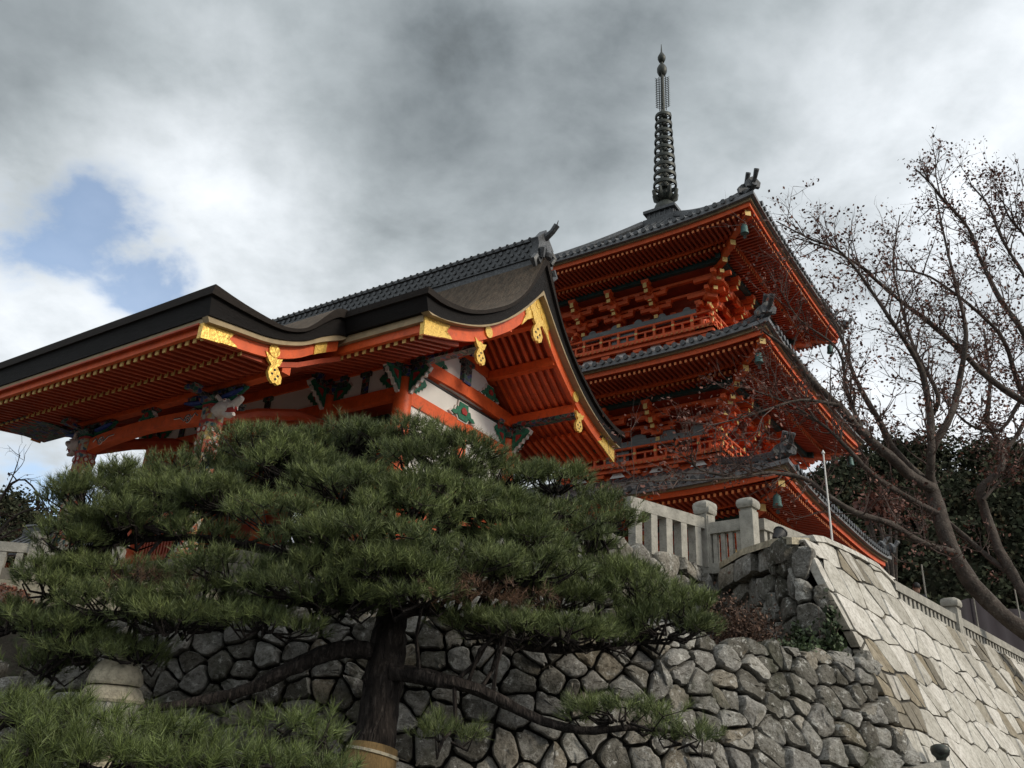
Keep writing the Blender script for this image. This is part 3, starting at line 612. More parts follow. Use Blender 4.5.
# arched beam between the porch pillars, with painted scrolls
a = curve([(-2.0, 8.36), (-1.6, 8.42), (-.8, 8.47), (.1, 8.49), (1.0, 8.47), (1.8, 8.42), (2.22, 8.36)], 3)
kbm = GM().slab(a, [(y, z-.33+.06*max(0, 1-abs(y-.1)/2.1)) for y, z in a], 0, .22)
rot = np.array(kbm.v); kbm.v = [(p[1], -5.86+p[0], p[2]+.27) for p in rot]; kbo = kbm.build('rainbow_beam', 'vermilion', gate)
for e, x in ((1, 1.95), (-1, -1.72)):
    sc = GM()
    for r, m in ((.034, 1), (.02, 0)):
        yy = -5.865-(0.0 if m else .012); sp = []
        for i in range(22):
            t = i/21*math.pi*3.3; q = .02+.1*(1-i/21); sp.append((x-e*(.22+q*math.cos(t)), yy, 8.49+q*math.sin(t)))
        sc.tube(sp, r*.6, 5, m); sc.tube([(x-e*.10, yy, 8.51), (x-e*.0, yy, 8.60), (x+e*.1, yy, 8.52)], r*.55, 5, m); sc.tube([(x-e*.34, yy, 8.47), (x-e*.5, yy, 8.57), (x-e*.72, yy, 8.58)], r*.55, 5, m)
    sc.build('painted_scroll', ['black', 'white_paint'], kbo)
frog(gate, .1, -5.75, 8.80, .55, (1, 0, 0)); GM().box((.1, -5.75, 9.03), (.5, .2, .06)).build('strut', 'painted', gate)
for x in PXs:                                      # bow beams back to the gate columns
    GM().tube([(x, -5.6, 8.45), (x, -4.6, 8.95), (x, -3.5, 9.35), (x, -2.5, 9.5)], [.13, .15, .15, .12], 8).build('shrimp_beam', 'red_dark', gate, smooth=40)
# white carved beast heads on the outer sides of the porch pillars
for x, e in ((PXs[0]+.18, 1), (PXs[1]-.18, -1)):
    h = GM(); y = -5.78
    h.tube([(x-e*.05, y, 8.28), (x+e*.15, y, 8.32), (x+e*.30, y, 8.33), (x+e*.42, y, 8.28)], [.15, .18, .17, .12], 10)
    h.tube([(x+e*.34, y, 8.34), (x+e*.52, y, 8.36), (x+e*.66, y, 8.44), (x+e*.74, y, 8.47)], [.12, .095, .085, .06], 9)    # upper jaw and snout curling up
    h.tube([(x+e*.28, y, 8.20), (x+e*.42, y, 8.12), (x+e*.56, y, 8.13)], [.10, .07, .045], 8)                               # lower jaw
    for s in (-1, 1):
        h.tube([(x+e*.22, y+s*.13, 8.45), (x+e*.12, y+s*.17, 8.56), (x+e*.02, y+s*.15, 8.55)], [.05, .05, .015], 6)           # ears
        h.lathe([(.004, -.05), (.04, -.03), (.05, 0), (.04, .03), (.004, .05)], (x+e*.34, y+s*.12, 8.44), 8)
        h.tube([(x+e*.56, y+s*.05, 8.33), (x+e*.60, y+s*.05, 8.22)], [.022, .006], 5)
    h.tube([(x+e*.30, y, 8.5), (x+e*.34, y, 8.66)], [.04, .01], 6)
    h.v = [(a, b_, c+.26) for a, b_, c in h.v]; ho = h.build('beast_head', 'pink_paint' if e < 0 else 'white_paint', gate, smooth=50)
    m = GM(); m.tube([(x+e*.36, y, 8.245), (x+e*.52, y, 8.24), (x+e*.60, y, 8.27)], [.10, .07, .03], 7)
    for s in (-1, 1): m.lathe([(.003, -.02), (.02, 0), (.003, .02)], (x+e*.37, y+s*.16, 8.445), 8)
    m.v = [(a, b_, c+.26) for a, b_, c in m.v]; m.build('beast_mouth', 'crimson', ho, smooth=50)

# ------------------------------------------------------------------ the three-storeyed pagoda
PGZ = 5.2; PX, PY = 6.29, 31.375
pag = thing('pagoda', 'tall vermilion three storeyed pagoda with grey tiled roofs and bronze ringed spire behind the gate', 'pagoda', (PX, PY, PGZ), R_(-35.18))
def TM(): return MB((0, 0, -PGZ))
def four(fn, mb_):                     # repeat a piece drawn for the front (-Y) side round the four sides
    for k in range(4):
        t = MB(); fn(t, k); ca, sa = [(1, 0), (0, 1), (-1, 0), (0, -1)][k]
        mb_.add([(x*ca-y*sa, x*sa+y*ca, z) for x, y, z in t.v], t.f); mb_.m[len(mb_.m)-len(t.m):] = t.m
def rot4(k, x, y): ca, sa = [(1, 0), (0, 1), (-1, 0), (0, -1)][k]; return x*ca-y*sa, x*sa+y*ca
TIERS = [(9.66, 6.05, 3.0, 11.35, 2.75, 5.2), (14.38, 5.72, 2.85, 16.15, 2.55, 11.42), (19.36, 5.48, 0.72, 23.45, 2.35, 16.24)]
for ti, (ze, we, wt, zt, wb, zf) in enumerate(TIERS):
    top = ti == 2
    def sori(a, t): return (0.30*abs(a)**3.2)*(1-t)**2
    def rz_(t):                          # concave roof slope
        return (zt-ze-.16)*(max(t, 0)**1.22 if top else max(t, 0)**1.12)+ze+.16
    def rw(t): return we+.16+(wt-we-.16)*t
    roof = TM()
    nu, nv = 24, 12
    def field(t_, k):
        vs = []; 
        for j in range(nv+1):
            t = j/nv; w = rw(t)
            for i in range(nu+1):
                a = -1+2*i/nu; vs.append((a*w, -w, rz_(t)+sori(a, t)))
        b = len(vs)
        for i in range(nu+1): a = -1+2*i/nu; vs.append((a*rw(0), -rw(0), rz_(0)+sori(a, 0)-.13))
        for i in range(nu+1): a = -1+2*i/nu; vs.append((a*(we-.6), -(we-.6), rz_(0)+sori(a, 0)*.5-.02))
        fs = [(j*(nu+1)+i, j*(nu+1)+i+1, (j+1)*(nu+1)+i+1, (j+1)*(nu+1)+i) for j in range(nv) for i in range(nu)]
        fs += [(b+i, b+i+1, i+1, i) for i in range(nu)]+[(b+nu+1+i, b+nu+2+i, b+i+1, b+i) for i in range(nu)]
        t_.add(vs, fs, 1)
        nt_ = int(2*rw(0)/.29)
        for i in range(nt_):             # cover tiles: half-round rows up the slope, with a round end tile
            x = -rw(0)+.16+i*(2*rw(0)-.32)/(nt_-1); pts = []
            for j in range(9):
                t = j/8; w = rw(t)
                if abs(x) > w-.08: break
                pts.append((x, -w-(.03 if j == 0 else 0), rz_(t)+sori(x/w, t)+.035))
            if len(pts) > 1: t_.tube(pts, .075, 6, 0); p = pts[0]; t_.tube([(p[0], p[1]-.03, p[2]), (p[0], p[1]+.03, p[2])], .092, 8, 0)
    four(field, roof)
    if top: roof.add([(-wt, -wt, zt), (wt, -wt, zt), (wt, wt, zt), (-wt, wt, zt)], [(0, 1, 2, 3)])
    ro = roof.build('tiled_roof', ['tile', 'tile_pan'], pag, smooth=50)
    for k in range(4):                   # hip ridges with their demon tiles and upturned finials
        cr_ = TM(); pts = []
        for j in range(11):
            t = .07+j/10*(.92); w = rw(t); pts.append((w, -w, rz_(t)+sori(1, t)+.16))
        P = [(*rot4(k, p[0], p[1]), p[2]) for p in pts]; cr_.tube(P, .12, 8); cr_.tube([(p[0], p[1], p[2]+.12) for p in P[1:]], .075, 8)
        q = [(rw(t), -rw(t), rz_(t)+sori(1, t)+.1) for t in (.10, .05, 0.0, -.02)]; Q = [(*rot4(k, p[0], p[1]), p[2]+e) for p, e in zip(q, (0, 0, .02, .06))]; cr_.tube(Q, [.12, .11, .10, .10], 8)
        for t, h in ((.085, .34), (.0, .20)):
            a, b, z = rw(t), -rw(t), rz_(t)+sori(1, t); u0 = np.array(rot4(k, .7071, -.7071)); c0 = np.array(rot4(k, a, b))
            sd_ = (-u0[1], u0[0], 0); cr_.prism([(-.22, 0), (-.26, .2), (-.14, .34), (0, .42), (.14, .34), (.26, .2), (.22, 0)], (c0[0], c0[1], z+.1), sd_, (0, 0, 1), .12)
            e = [np.array((*(c0-u0*.1), z+h)), np.array((*(c0+u0*.15), z+h+.12)), np.array((*(c0+u0*.32), z+h+.36))]; cr_.tube(e, [.07, .07, .085], 8, 0); cr_.tube([e[2], e[2]+np.array((u0[0]*.03, u0[1]*.03, .05))], .09, 9, 1)
        cr_.build('hip_ridge', ['tile', 'tile_pale'], ro, smooth=45)
    ev = TM()
    def eave(t_, k):                     # tan lath and red fascia following the lift of the corners
        n = 20
        for lo, hi, y0, y1, m in ((-.01, .10, we+.02, we-.12, 0), (-.18, -.012, we-.06, we-.16, 1), (-.46, -.30, we-1.08, we-1.16, 1)):
            vs = []
            for i in range(n+1):
                a = -1+2*i/n; s_ = .30*abs(a)**3.2*.75
                vs += [(a*y0, -y0, ze+lo+s_), (a*y0, -y0, ze+hi+s_), (a*y1, -y1, ze+hi+s_), (a*y1, -y1, ze+lo+s_)]
            fs = []
            for i in range(n):
                for e in range(4): fs.append((i*4+e, i*4+(e+1) % 4, (i+1)*4+(e+1) % 4, (i+1)*4+e))
            t_.add(vs, fs, m)
        vs = []
        for i in range(n+1):             # boarding above the rafters
            a = -1+2*i/n; s_ = .30*abs(a)**3.2*.6; vs += [(a*(we-.1), -(we-.1), ze-.2+s_), (a*wb, -wb, ze-.02)]
        t_.add(vs, [(2*i, 2*i+2, 2*i+3, 2*i+1) for i in range(n)], 2)
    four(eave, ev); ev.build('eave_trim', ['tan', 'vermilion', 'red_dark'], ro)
    rf = TM()
    def rafs(t_, k):
        n = int(2*we/.185)
        for i in range(n+1):
            x = -we+.14+i*(2*we-.28)/n; a = x/we; s_ = .30*abs(a)**3.2*.7
            yi = max(abs(x)-.02, we-1.9); t_.bar((x, -yi, ze-.34+s_*.6), (x, -(we-.13), ze-.30+s_), .075, .10, 0, 1) if yi < we-.3 else None
            yi = max(abs(x)-.02, wb); 
            if yi < we-1.3: t_.bar((x, -yi, ze-.36), (x, -(we-1.12), ze-.52+s_*.5), .075, .10, 0, 1)
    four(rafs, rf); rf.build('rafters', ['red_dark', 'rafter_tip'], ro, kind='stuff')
    for k in range(4):
        h = TM(); p0 = rot4(k, wb, -wb); p1 = rot4(k, we-.18, -(we-.18)); h.bar((*p0, ze-.52), (*p1, ze-.12), .2, .24, 0, 1); p2 = rot4(k, we-1.05, -(we-1.05)); h.bar((*p0, ze-.72), (*p2, ze-.50), .2, .22, 0, 1); h.build('hip_rafter', ['vermilion', 'yellow'], ro)
    # body
    wl = TM()
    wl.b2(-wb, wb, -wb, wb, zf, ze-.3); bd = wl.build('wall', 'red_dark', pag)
    cols = TM()
    for i in range(4):
        x = -wb+i*2*wb/3
        for k in range(4):
            q = rot4(k, x, -wb-.02); 
            if i < 3: TM().lathe([(.17, zf), (.17, ze-2.0)], (*q, 0), 14).build('column', 'vermilion', bd, smooth=40)
    tr = TM()
    def trim(t_, k):
        for z, h, d in ((zf+.15, .22, .10), (ze-2.35, .22, .09), (ze-2.02, .12, .16)): t_.b2(-wb-.2, wb+.2, -wb-d, -wb+.02, z, z+h, 0)
        for i in (-1, 1):
            x = i*2*wb/3; t_.b2(x-.42, x+.42, -wb-.035, -wb, zf+.45, ze-2.45, 1)
            for j in range(8): t_.b2(x-.40+j*.105, x-.36+j*.105, -wb-.06, -wb-.03, zf+.45, ze-2.45, 2)
        t_.b2(-.62, .62, -wb-.05, -wb, zf+.37, ze-2.4, 0); t_.b2(-.03, .03, -wb-.07, -wb, zf+.37, ze-2.4, 3)
        t_.b2(-wb, wb, -wb-.025, -wb, ze-1.9, ze-1.2, 4)
    four(trim, tr); tr.build('wall_trim', ['vermilion', 'plaster', 'dark_green', 'black', 'red_dark'], bd)
    # stepped brackets: one set over each column
    zb = ze-1.95
    for k in range(4):
        for i in range(4):
            x = -wb+i*2*wb/3; b = TM(); corner = i in (0, 3)
            if i == 3: continue
            t_ = MB(); pr_ = []
            for st in range(3):
                out = wb+.12+.42*st; z = zb+.02+.34*st
                for xx, on in ((x, True),):
                    t_.box((xx, -out, z+.08), (.34, .34, .17), taper=1.25)
                    t_.b2(xx-.62, xx+.62, -out-.075, -out+.075, z+.13, z+.28)
                    for dx in (-.54, 0, .54): t_.box((xx+dx, -out, z+.335), (.2, .2, .11), taper=1.2)
                    t_.b2(xx-.08, xx+.08, -out-.45, -wb, z+.135, z+.27)
                    t_.b2(xx-.075, xx+.075, -out-.465, -out-.45, z+.13, z+.275, 1)
            t_.bar((x, -wb, zb+1.32), (x, -(we-1.62), ze-.86), .15, .19, 0, 1)
            t_.bar((x, -wb, zb+.92), (x, -(we-2.02), ze-1.22), .15, .19, 0, 1)
            t_.box((x, -(we-1.75), ze-.70), (.26, .26, .14), taper=1.2)
            if i == 0:                   # corner: arms and tail rafters run out on the diagonal
                d = np.array((-.7071, -.7071, 0)); c = np.array((-wb, -wb, 0))
                for st in range(3):
                    z = zb+.02+.34*st; p = c+d*(.25+.6*st); t_.box((p[0], p[1], z+.08), (.36, .36, .17), R_(45), taper=1.25); t_.bar(c+(0, 0, z+.2), p+d*.5+(0, 0, z+.2), .16, .14, 0, 1)
                    for ax in ((1, 0), (0, 1)):
                        q = p+d*.1; t_.bar((q[0]-ax[0]*.5, q[1]-ax[1]*.5, z+.21), (q[0]+ax[0]*.9, q[1]+ax[1]*.9, z+.21), .15, .14)
                t_.bar(c+(0, 0, zb+1.35), (-(we-1.55), -(we-1.55), ze-.74), .18, .22, 0, 1); t_.bar(c+(0, 0, zb+.95), (-(we-1.95), -(we-1.95), ze-1.12), .18, .22, 0, 1)
            ca, sa = [(1, 0), (0, 1), (-1, 0), (0, -1)][k]; b.add([(p[0]*ca-p[1]*sa, p[0]*sa+p[1]*ca, p[2]) for p in t_.v], t_.f); b.m = list(t_.m)
            b.build('bracket_set', ['vermilion', 'yellow'], pag)
    pu = TM()
    def purl(t_, k):
        for off, z, h, m in ((1.78, -.66, .22, 1),):
            w = we-off; t_.b2(-w-.3, w+.3, -w-.09, -w+.09, ze+z, ze+z+h, m)
        for st in (1, 2):
            o_ = wb+.12+.42*st; t_.b2(-o_-.2, o_+.2, -o_-.07, -o_+.07, zb+.37+.34*st, zb+.47+.34*st, 0)
        w = we-1.95; t_.add([(-w, -w, ze-.55), (w, -w, ze-.55), (wb, -wb, ze-.95), (-wb, -wb, ze-.95)], [(0, 1, 2, 3)], 2)
    four(purl, pu); pu.build('eave_purlins', ['vermilion', 'dark_green', 'red_dark'], pag)
    if ti > 0:                           # balcony with its railing
        wr = 3.18 if ti == 1 else 2.98; zb_ = zf+.35
        ba = TM()
        def balc(t_, k):
            t_.b2(-wr-.12, wr+.12, -wr-.12, -wb, zb_, zb_+.09, 0); t_.b2(-wr-.05, wr+.05, -wr-.02, -wr+.16, zb_-.14, zb_-.005, 1)
            t_.b2(-wr+.12, wr-.12, -wr+.2, -wr+.28, zf-.3, zb_-.14, 0)
            nj = 30
            for i in range(nj): x = -wr+.1+i*(2*wr-.2)/(nj-1); t_.b2(x-.035, x+.035, -wr-.16, -wr-.125, zb_+.005, zb_+.075, 3)
            for i in range(4):           # white plaster between the frog-leg supports
                x = -wr*.72+i*wr*.48; t_.prism([(-.30, 0), (-.22, .09), (-.15, .21), (.15, .21), (.22, .09), (.30, 0)], (x, -wr+.13, zf+.04), (1, 0, 0), (0, 0, 1), .03, 2)
            for i in range(5): x = -wr*.9+i*wr*.45; t_.box((x, -wr+.12, zb_-.22), (.3, .16, .12), 0, 0, 1.2)
        four(balc, ba); bo = ba.build('balcony', ['vermilion', 'vermilion', 'plaster', 'rafter_tip'], pag)
        rl = TM()
        def rail(t_, k):
            y = -wr-.02; e = wr+.30
            t_.tube([(-e-.04, y, zb_+.75), (-e+.25, y, zb_+.67), (0, y, zb_+.665), (e-.25, y, zb_+.67), (e+.04, y, zb_+.75)], .05, 8, 0)
            t_.b2(-wr-.22, wr+.22, y-.035, y+.035, zb_+.40, zb_+.46, 0); t_.b2(-wr-.16, wr+.16, y-.05, y+.05, zb_+.10, zb_+.19, 0)
            n = 8
            for i in range(n+1):
                x = -wr+i*2*wr/n; t_.b2(x-.045, x+.045, y-.045, y+.045, zb_+.19, zb_+.66, 0); t_.b2(x-.055, x+.055, y-.055, y+.055, zb_+.39, zb_+.47, 1)
            for i in range(n): x = -wr+(i+.5)*2*wr/n; t_.b2(x-.035, x+.035, y-.03, y+.03, zb_+.19, zb_+.40, 0)
            t_.lathe([(.06, zb_+.1), (.06, zb_+.72), (.085, zb_+.74), (.03, zb_+.88), (.004, zb_+.93)], (-wr, y, 0), 8, 1)
        four(rail, rl); rl.build('railing', ['vermilion', 'yellow'], bo, smooth=40)
        # weathered grey boards stood along the wall behind the railing, with cloud-shaped heads
        gb = TM(); x0, x1 = (-2.4, 2.35) if ti == 2 else (-2.6, 2.7)
        P = [(x0, 0), (x1, 0), (x1, .26)]; xx = x1
        for c_ in np.linspace(x1-.35, x0+.45, 5):
            h_ = .14 if ti == 2 else .20; w_ = .12 if ti == 2 else .26
            P += [(c_+w_+.05, .27), (c_+w_, .27+h_*.7), (c_+w_*.4, .27+h_), (c_-w_*.4, .27+h_), (c_-w_, .27+h_*.7), (c_-w_-.05, .27)]
        P.append((x0, .26)); yb = -wr+.08
        for (a, b), (c, d) in zip(P[2:-1], P[3:]): 
            gb.add([(a, yb, zb_+.62), (a, yb, zb_+.70+b), (c, yb, zb_+.70+d), (c, yb, zb_+.62), (a, yb+.05, zb_+.62), (a, yb+.05, zb_+.70+b), (c, yb+.05, zb_+.70+d), (c, yb+.05, zb_+.62)],
                   [(0, 1, 2, 3), (7, 6, 5, 4), (1, 5, 6, 2), (0, 3, 7, 4), (0, 4, 5, 1), (3, 2, 6, 7)])
        gb.build('grey_board', 'grey_board', bo)
        TM().b2(-wr+1.9, -wr+2.9, -wr+.05, -wr+.09, zb_+.22, zb_+.62).build('hung_board', 'grey_board', bo)
TM().b2(-3.9, 3.9, -3.9, 3.9, 5.2, 5.65).b2(-3.7, 3.7, -3.7, 3.7, 5.65, 5.72).build('podium', 'granite', pag)
# spire
sp = TM(); sp.lathe([(.10, 23.4), (.10, 30.0), (.075, 33.0), (.05, 33.6)], n=10); spo = sp.build('spire_mast', 'bronze', pag, smooth=40)
db = TM(); db.box((0, 0, 23.62), (1.5, 1.5, .34)); db.box((0, 0, 23.96), (1.24, 1.24, .36)); db.box((0, 0, 24.2), (1.48, 1.48, .14)); db.box((0, 0, 24.29), (1.3, 1.3, .06))
for k in range(4):
    for i in range(5): q = rot4(k, -.48+i*.24, -.62); db.box((*q, 23.96), (.06, .06, .34))
db.build('dew_basin', 'tile', spo)
TM().lathe([(.56, 24.3), (.55, 24.5), (.46, 24.75), (.30, 24.92), (.16, 24.98)], n=20).build('inverted_bowl', 'bronze', spo, smooth=60)
fl = TM(); fl.lathe([(.15, 24.95), (.30, 25.05), (.40, 25.2), (.42, 25.26), (.12, 25.30)], n=16)
for k in range(8):
    t = k*math.pi/4; c, s_ = math.cos(t), math.sin(t); fl.tube([(c*.3, s_*.3, 25.08), (c*.48, s_*.48, 25.22), (c*.54, s_*.54, 25.48), (c*.47, s_*.47, 25.6)], [.09, .10, .08, .02], 6)
fl.build('flower_base', 'bronze', spo, smooth=50)
for i in range(9):
    z = 25.86+.485*i; r = .50-.0185*i; b = TM(); b.lathe([(r-.06, z-.07), (r+.02, z-.09), (r+.035, z), (r+.02, z+.07), (r-.06, z+.07), (r-.06, z-.07)], n=20, caps=False); b.lathe([(.13, z-.17), (.20, z-.12), (.20, z+.08), (.13, z+.13)], n=10)
    for k in range(8):
        t = k*math.pi/4+.2; c, s_ = math.cos(t), math.sin(t); b.tube([(c*.12, s_*.12, z-.02), (c*r, s_*r, z-.0)], .022, 5); b.tube([(c*r*.99, s_*r*.99, z), (c*(r-.02), s_*(r-.02), z+.15), (c*(r*.5), s_*(r*.5), z+.30)], [.05, .045, .03], 5) if k % 2 == 0 else None
    b.build('spire_ring', 'bronze', spo, smooth=50)
for k in range(4):
    f = TM(); t = k*math.pi/2+R_(20); c, s_ = math.cos(t), math.sin(t)
    for r_, z0, z1 in ((.15, 30.15, 32.2), (.27, 30.35, 32.1)): f.tube([(c*r_, s_*r_, z0), (c*r_, s_*r_, z1)], .022, 5)
    for j in range(17):
        z = 30.3+j*.11; f.tube([(c*.10, s_*.10, z), (c*.27, s_*.27, z+.05), (c*.35, s_*.35, z+.13)], [.022, .022, .005], 4)
    f.build('water_flame', 'bronze', spo)
TM().lathe([(.02, 32.22), (.16, 32.3), (.235, 32.5), (.235, 32.7), (.16, 32.88), (.09, 32.95), (.02, 33.0)], n=16).build('dragon_wheel', 'bronze', spo, smooth=60)
TM().lathe([(.02, 33.08), (.12, 33.12), (.19, 33.3), (.19, 33.42), (.12, 33.58), (.04, 33.75), (.012, 34.25)], n=16).build('sacred_jewel', 'bronze', spo, smooth=60)
# bronze wind bells under the corners
def pag_world(x, y, z): a = R_(-35.18); return (PX+x*math.cos(a)-y*math.sin(a), PY+x*math.sin(a)+y*math.cos(a), z)
def bell(p, label):
    t = thing('wind_bell', label, 'bell', (p[0], p[1], p[2]-.576), R_(-35), 'bronze wind bells hung under the pagoda eaves'); t.scale = (.8, .8, .8)
    b = MB(); b.lathe([(.17, 0), (.175, .03), (.15, .12), (.14, .34), (.115, .42), (.04, .47), (.02, .50)], n=14); b.lathe([(.16, .005), (.13, .12), (.12, .3), (.02, .4)], n=14, caps=False); b.build('bell_body', 'verdigris', t, smooth=50)
    r = MB(); r.tube([(0, 0, .49), (0, 0, .72)], .012, 5); r.build('hook', 'bronze', t)
    c = MB(); c.tube([(0, 0, .3), (0, 0, -.1)], .008, 4); c.prism([(-.07, -.22), (0, -.26), (.07, -.22), (.05, -.1), (-.05, -.1)], (0, 0, 0), (1, 0, 0), (0, 0, 1), .01); c.build('clapper', 'bronze', t)
names = ['lowest', 'middle', 'top']
for ti, (ze, we, *_r) in enumerate(TIERS):
    w = we-.42
    bell(pag_world(w, -w, ze-.16), 'bronze wind bell under the near corner of the %s pagoda roof' % names[ti])
    bell(pag_world(w, w, ze-.16), 'bronze wind bell under the right hand corner of the %s pagoda roof' % names[ti])

# ------------------------------------------------------------------ stone walls
def clip(poly, p, n):                  # keep the side of a 2-D polygon where (q-p).n <= 0
    o = []; k = len(poly)
    for i in range(k):
        a, b = poly[i], poly[(i+1) % k]; da, db_ = (a-p) @ n, (b-p) @ n
        if da <= 0: o.append(a)
        if da*db_ < 0: o.append(a+(b-a)*da/(da-db_))
    return o
def cells(w, h, size, seed, aspect=1.25):
    r = np.random.default_rng(seed); pts = []; y = -size
    while y < h+size:
        x = -size+r.uniform(0, size)
        s = size*r.uniform(.75, 1.15)
        while x < w+size: pts.append((x+r.uniform(-.3, .3)*s, y+r.uniform(-.34, .34)*s)); x += s*aspect*r.uniform(.6, 1.45)
        y += s*.82
    pts = np.array(pts); pts = pts[r.random(len(pts)) > .08]; pts = np.concatenate([pts, np.stack([r.uniform(-size, w+size, int(len(pts)*.22)), r.uniform(-size, h+size, int(len(pts)*.22))], 1)]); out = []
    for i, p in enumerate(pts):
        d = np.sum((pts-p)**2, 1); nb = np.argsort(d)[1:22]; poly = [p+np.array(q)*size*1.5 for q in ((-1, -1), (1, -1), (1, 1), (-1, 1))]
        for j in nb:
            n = pts[j]-p; poly = clip(poly, (p+pts[j])/2, n)
            if len(poly) < 3: break
        if len(poly) >= 3: out.append(np.array(poly))
    return out, r
def stone(mb_, poly, to3, r, gap, bulge, sharp=False):
    c = poly.mean(0); d = np.linalg.norm(poly-c, axis=1).mean()
    if d < .07: return
    P = c+(poly-c)*(1-gap/d)
    Q = []
    k = len(P)
    f = (.10, .90) if sharp else (.15, .85)
    for i in range(k):
        a, b = P[i], P[(i+1) % k]
        if np.linalg.norm(a-b) < .03: Q.append((a+b)/2); continue
        Q += [a+(b-a)*f[0], a+(b-a)*.5+r.uniform(-1, 1, 2)*(.004 if sharp else .018), a+(b-a)*f[1]]
    Q = np.array(Q); k = len(Q); tilt = r.uniform(-.20, .20, 2)*(0.12 if sharp else 1); h0 = bulge*r.uniform(.55, 1.45)*(1 if sharp else min(1, d/.22)); nz_ = .003 if sharp else .016*min(1, d/.25)
    vs = []; prof = ((1.0, -.10), (1.0, .1), (.955, .72), (.86, .93), (.62, 1.0), (.30, 1.02)) if not sharp else ((1.0, -.12), (1.0, .3), (.97, .88), (.7, 1.0), (.35, 1.03))
    for sc_, h in prof:
        for q in Q:
            e = c+(q-c)*sc_; hh = h*h0+((e-c) @ tilt if h > .1 else 0)*(.35+.65*(h > .5))+(r.normal()*nz_*(1 if sc_ > .7 else .45) if h > .5 else 0)
            if h < 0: hh = -.10
            vs.append(to3(e[0], e[1], hh))
    vs.append(tuple(np.mean(np.array(vs[-k:]), axis=0))); n_ = len(prof)
    fs = [(i*k+j, i*k+(j+1) % k, (i+1)*k+(j+1) % k, (i+1)*k+j) for i in range(n_-1) for j in range(k)]+[((n_-1)*k+j, (n_-1)*k+(j+1) % k, n_*k) for j in range(k)]
    mb_.add(vs, fs)
def plane_frame(p0, p1, z0, z1, batter):        # wall running from p0 to p1 (seen side on the right of p0->p1), s along, h up from z0
    p0, p1 = np.array(p0, float), np.array(p1, float); L_ = np.linalg.norm(p1-p0); t = (p1-p0)/L_; n = np.array((t[1], -t[0]))
    def to3(s, h, o): q = p0+t*s+n*(o+batter*(z1-z0-h)); return (q[0], q[1], z0+h)
    return L_, to3
def rubble_wall(parent, name, p0, p1, z0, z1, size, seed, batter=.08, topfn=None, m='rubble', bulge=.11, gap=.014, endfn=None):
    L_, to3 = plane_frame(p0, p1, z0, z1, batter); H = z1-z0; cs, r = cells(L_, H, size, seed); mb_ = MB()
    for c in cs:
        ce = c.mean(0); tp = H if topfn is None else topfn(ce[0])
        if ce[0] < -.05 or ce[0] > L_+.05 or ce[1] > tp or ce[1] < -.2 or (endfn and ce[0] > endfn(ce[1])): continue
        poly = list(c)
        poly = clip(poly, np.array((0, 0)), np.array((-1., 0))) if len(poly) > 2 else poly
        poly = clip(poly, np.array((L_, 0)), np.array((1., 0))) if len(poly) > 2 else poly
        poly = clip(poly, np.array((0, tp+r.uniform(-.03, .16))), np.array((0, 1.))) if len(poly) > 2 else poly
        if len(poly) < 3: continue
        stone(mb_, np.array(poly), to3, r, gap, bulge)
    o = mb_.build(name, m, parent, smooth=42)
    k = MB(); n = 24; vs = []
    for i in range(n+1):
        s = (L_ if not endfn else endfn(H))*i/n; tp = (H if topfn is None else topfn(s))-.10; vs += [to3(s, 0, -.06), to3(s, tp, -.06), to3(s, tp, -.4), to3(s, 0, -.4)]
    k.add(vs, [(i*4+e, i*4+(e+1) % 4, (i+1)*4+(e+1) % 4, (i+1)*4+e) for i in range(n) for e in range(4)]); k.build('packing', 'mortar', parent); return o
lw = thing('rubble_wall', 'lower mossy rubble wall of round grey boulders behind the pine trunk', 'stone wall', (0, 10.5, 0))
def tl(p): return (p[0], p[1]-10.5)
rubble_wall(lw, 'boulder_facing', tl((-15, 10.55)), tl((2.1, 10.55)), 0.1, 3.3, .33, 11, .40, topfn=lambda s_: interp([(0, 2.2), (10.0, 2.3), (10.8, 3.2), (20, 3.2)], s_))
rubble_wall(lw, 'boulder_facing', tl((1.75, 10.48)), tl((4.95, 11.79)), 0.1, 3.3, .30, 12, .42, endfn=lambda h: 3.28+(3.2-h)*.08, topfn=lambda s_: 3.2)
uw = thing('rubble_wall', 'upper rubble wall of rough stones under the stone fence, brown shrub at its foot', 'stone wall', (2.5, 14, 3.2))
def tu(p): return (p[0]-2.5, p[1]-14)
rubble_wall(uw, 'stone_facing', tu((-3.6, 14.6)), tu(PC), -.2, 1.94, .40, 21, .12)
rubble_wall(uw, 'stone_facing', tu(PC), tu(PA), -.2, 1.94, .38, 22, .12, gap=.025)
rubble_wall(uw, 'stone_facing', tu(PA), tu((PB[0]+.1, PB[1]-.1)), -.2, 1.94, .38, 23, .02)
CT = (4.17, 12.02)
rubble_wall(uw, 'stone_facing', tu((3.86, 15.0)), tu((CT[0]-.02, CT[1]+.05)), -.2, 1.88, .42, 24, .04, topfn=lambda s: 1.93-.06*s)
rubble_wall(uw, 'stone_facing', tu((CT[0]-.10, CT[1]+.07)), tu((CT[0]+.85, CT[1]-.49)), -.2, 1.72, .40, 25, .0, endfn=lambda h: .86-.74*h/1.75, topfn=lambda s_: 1.68, gap=.012)
rs = MB(); rr_ = np.random.default_rng(4); L_, t3 = plane_frame(tu((3.83, 14.6)), tu((CT[0]-.05, CT[1]+.02)), 1.40, 1.78, .04); q = .0
while q < L_-.15:
    w_ = rr_.uniform(.4, .75); e_ = min(q+w_, L_); stone(rs, np.array([(q, .0+rr_.uniform(-.05, .05)), (e_, .0+rr_.uniform(-.05, .05)), (e_, .36), (q, .36)]), t3, rr_, .012, .17, True); q = e_
rs.build('rim_stones', 'rubble', uw, smooth=40)
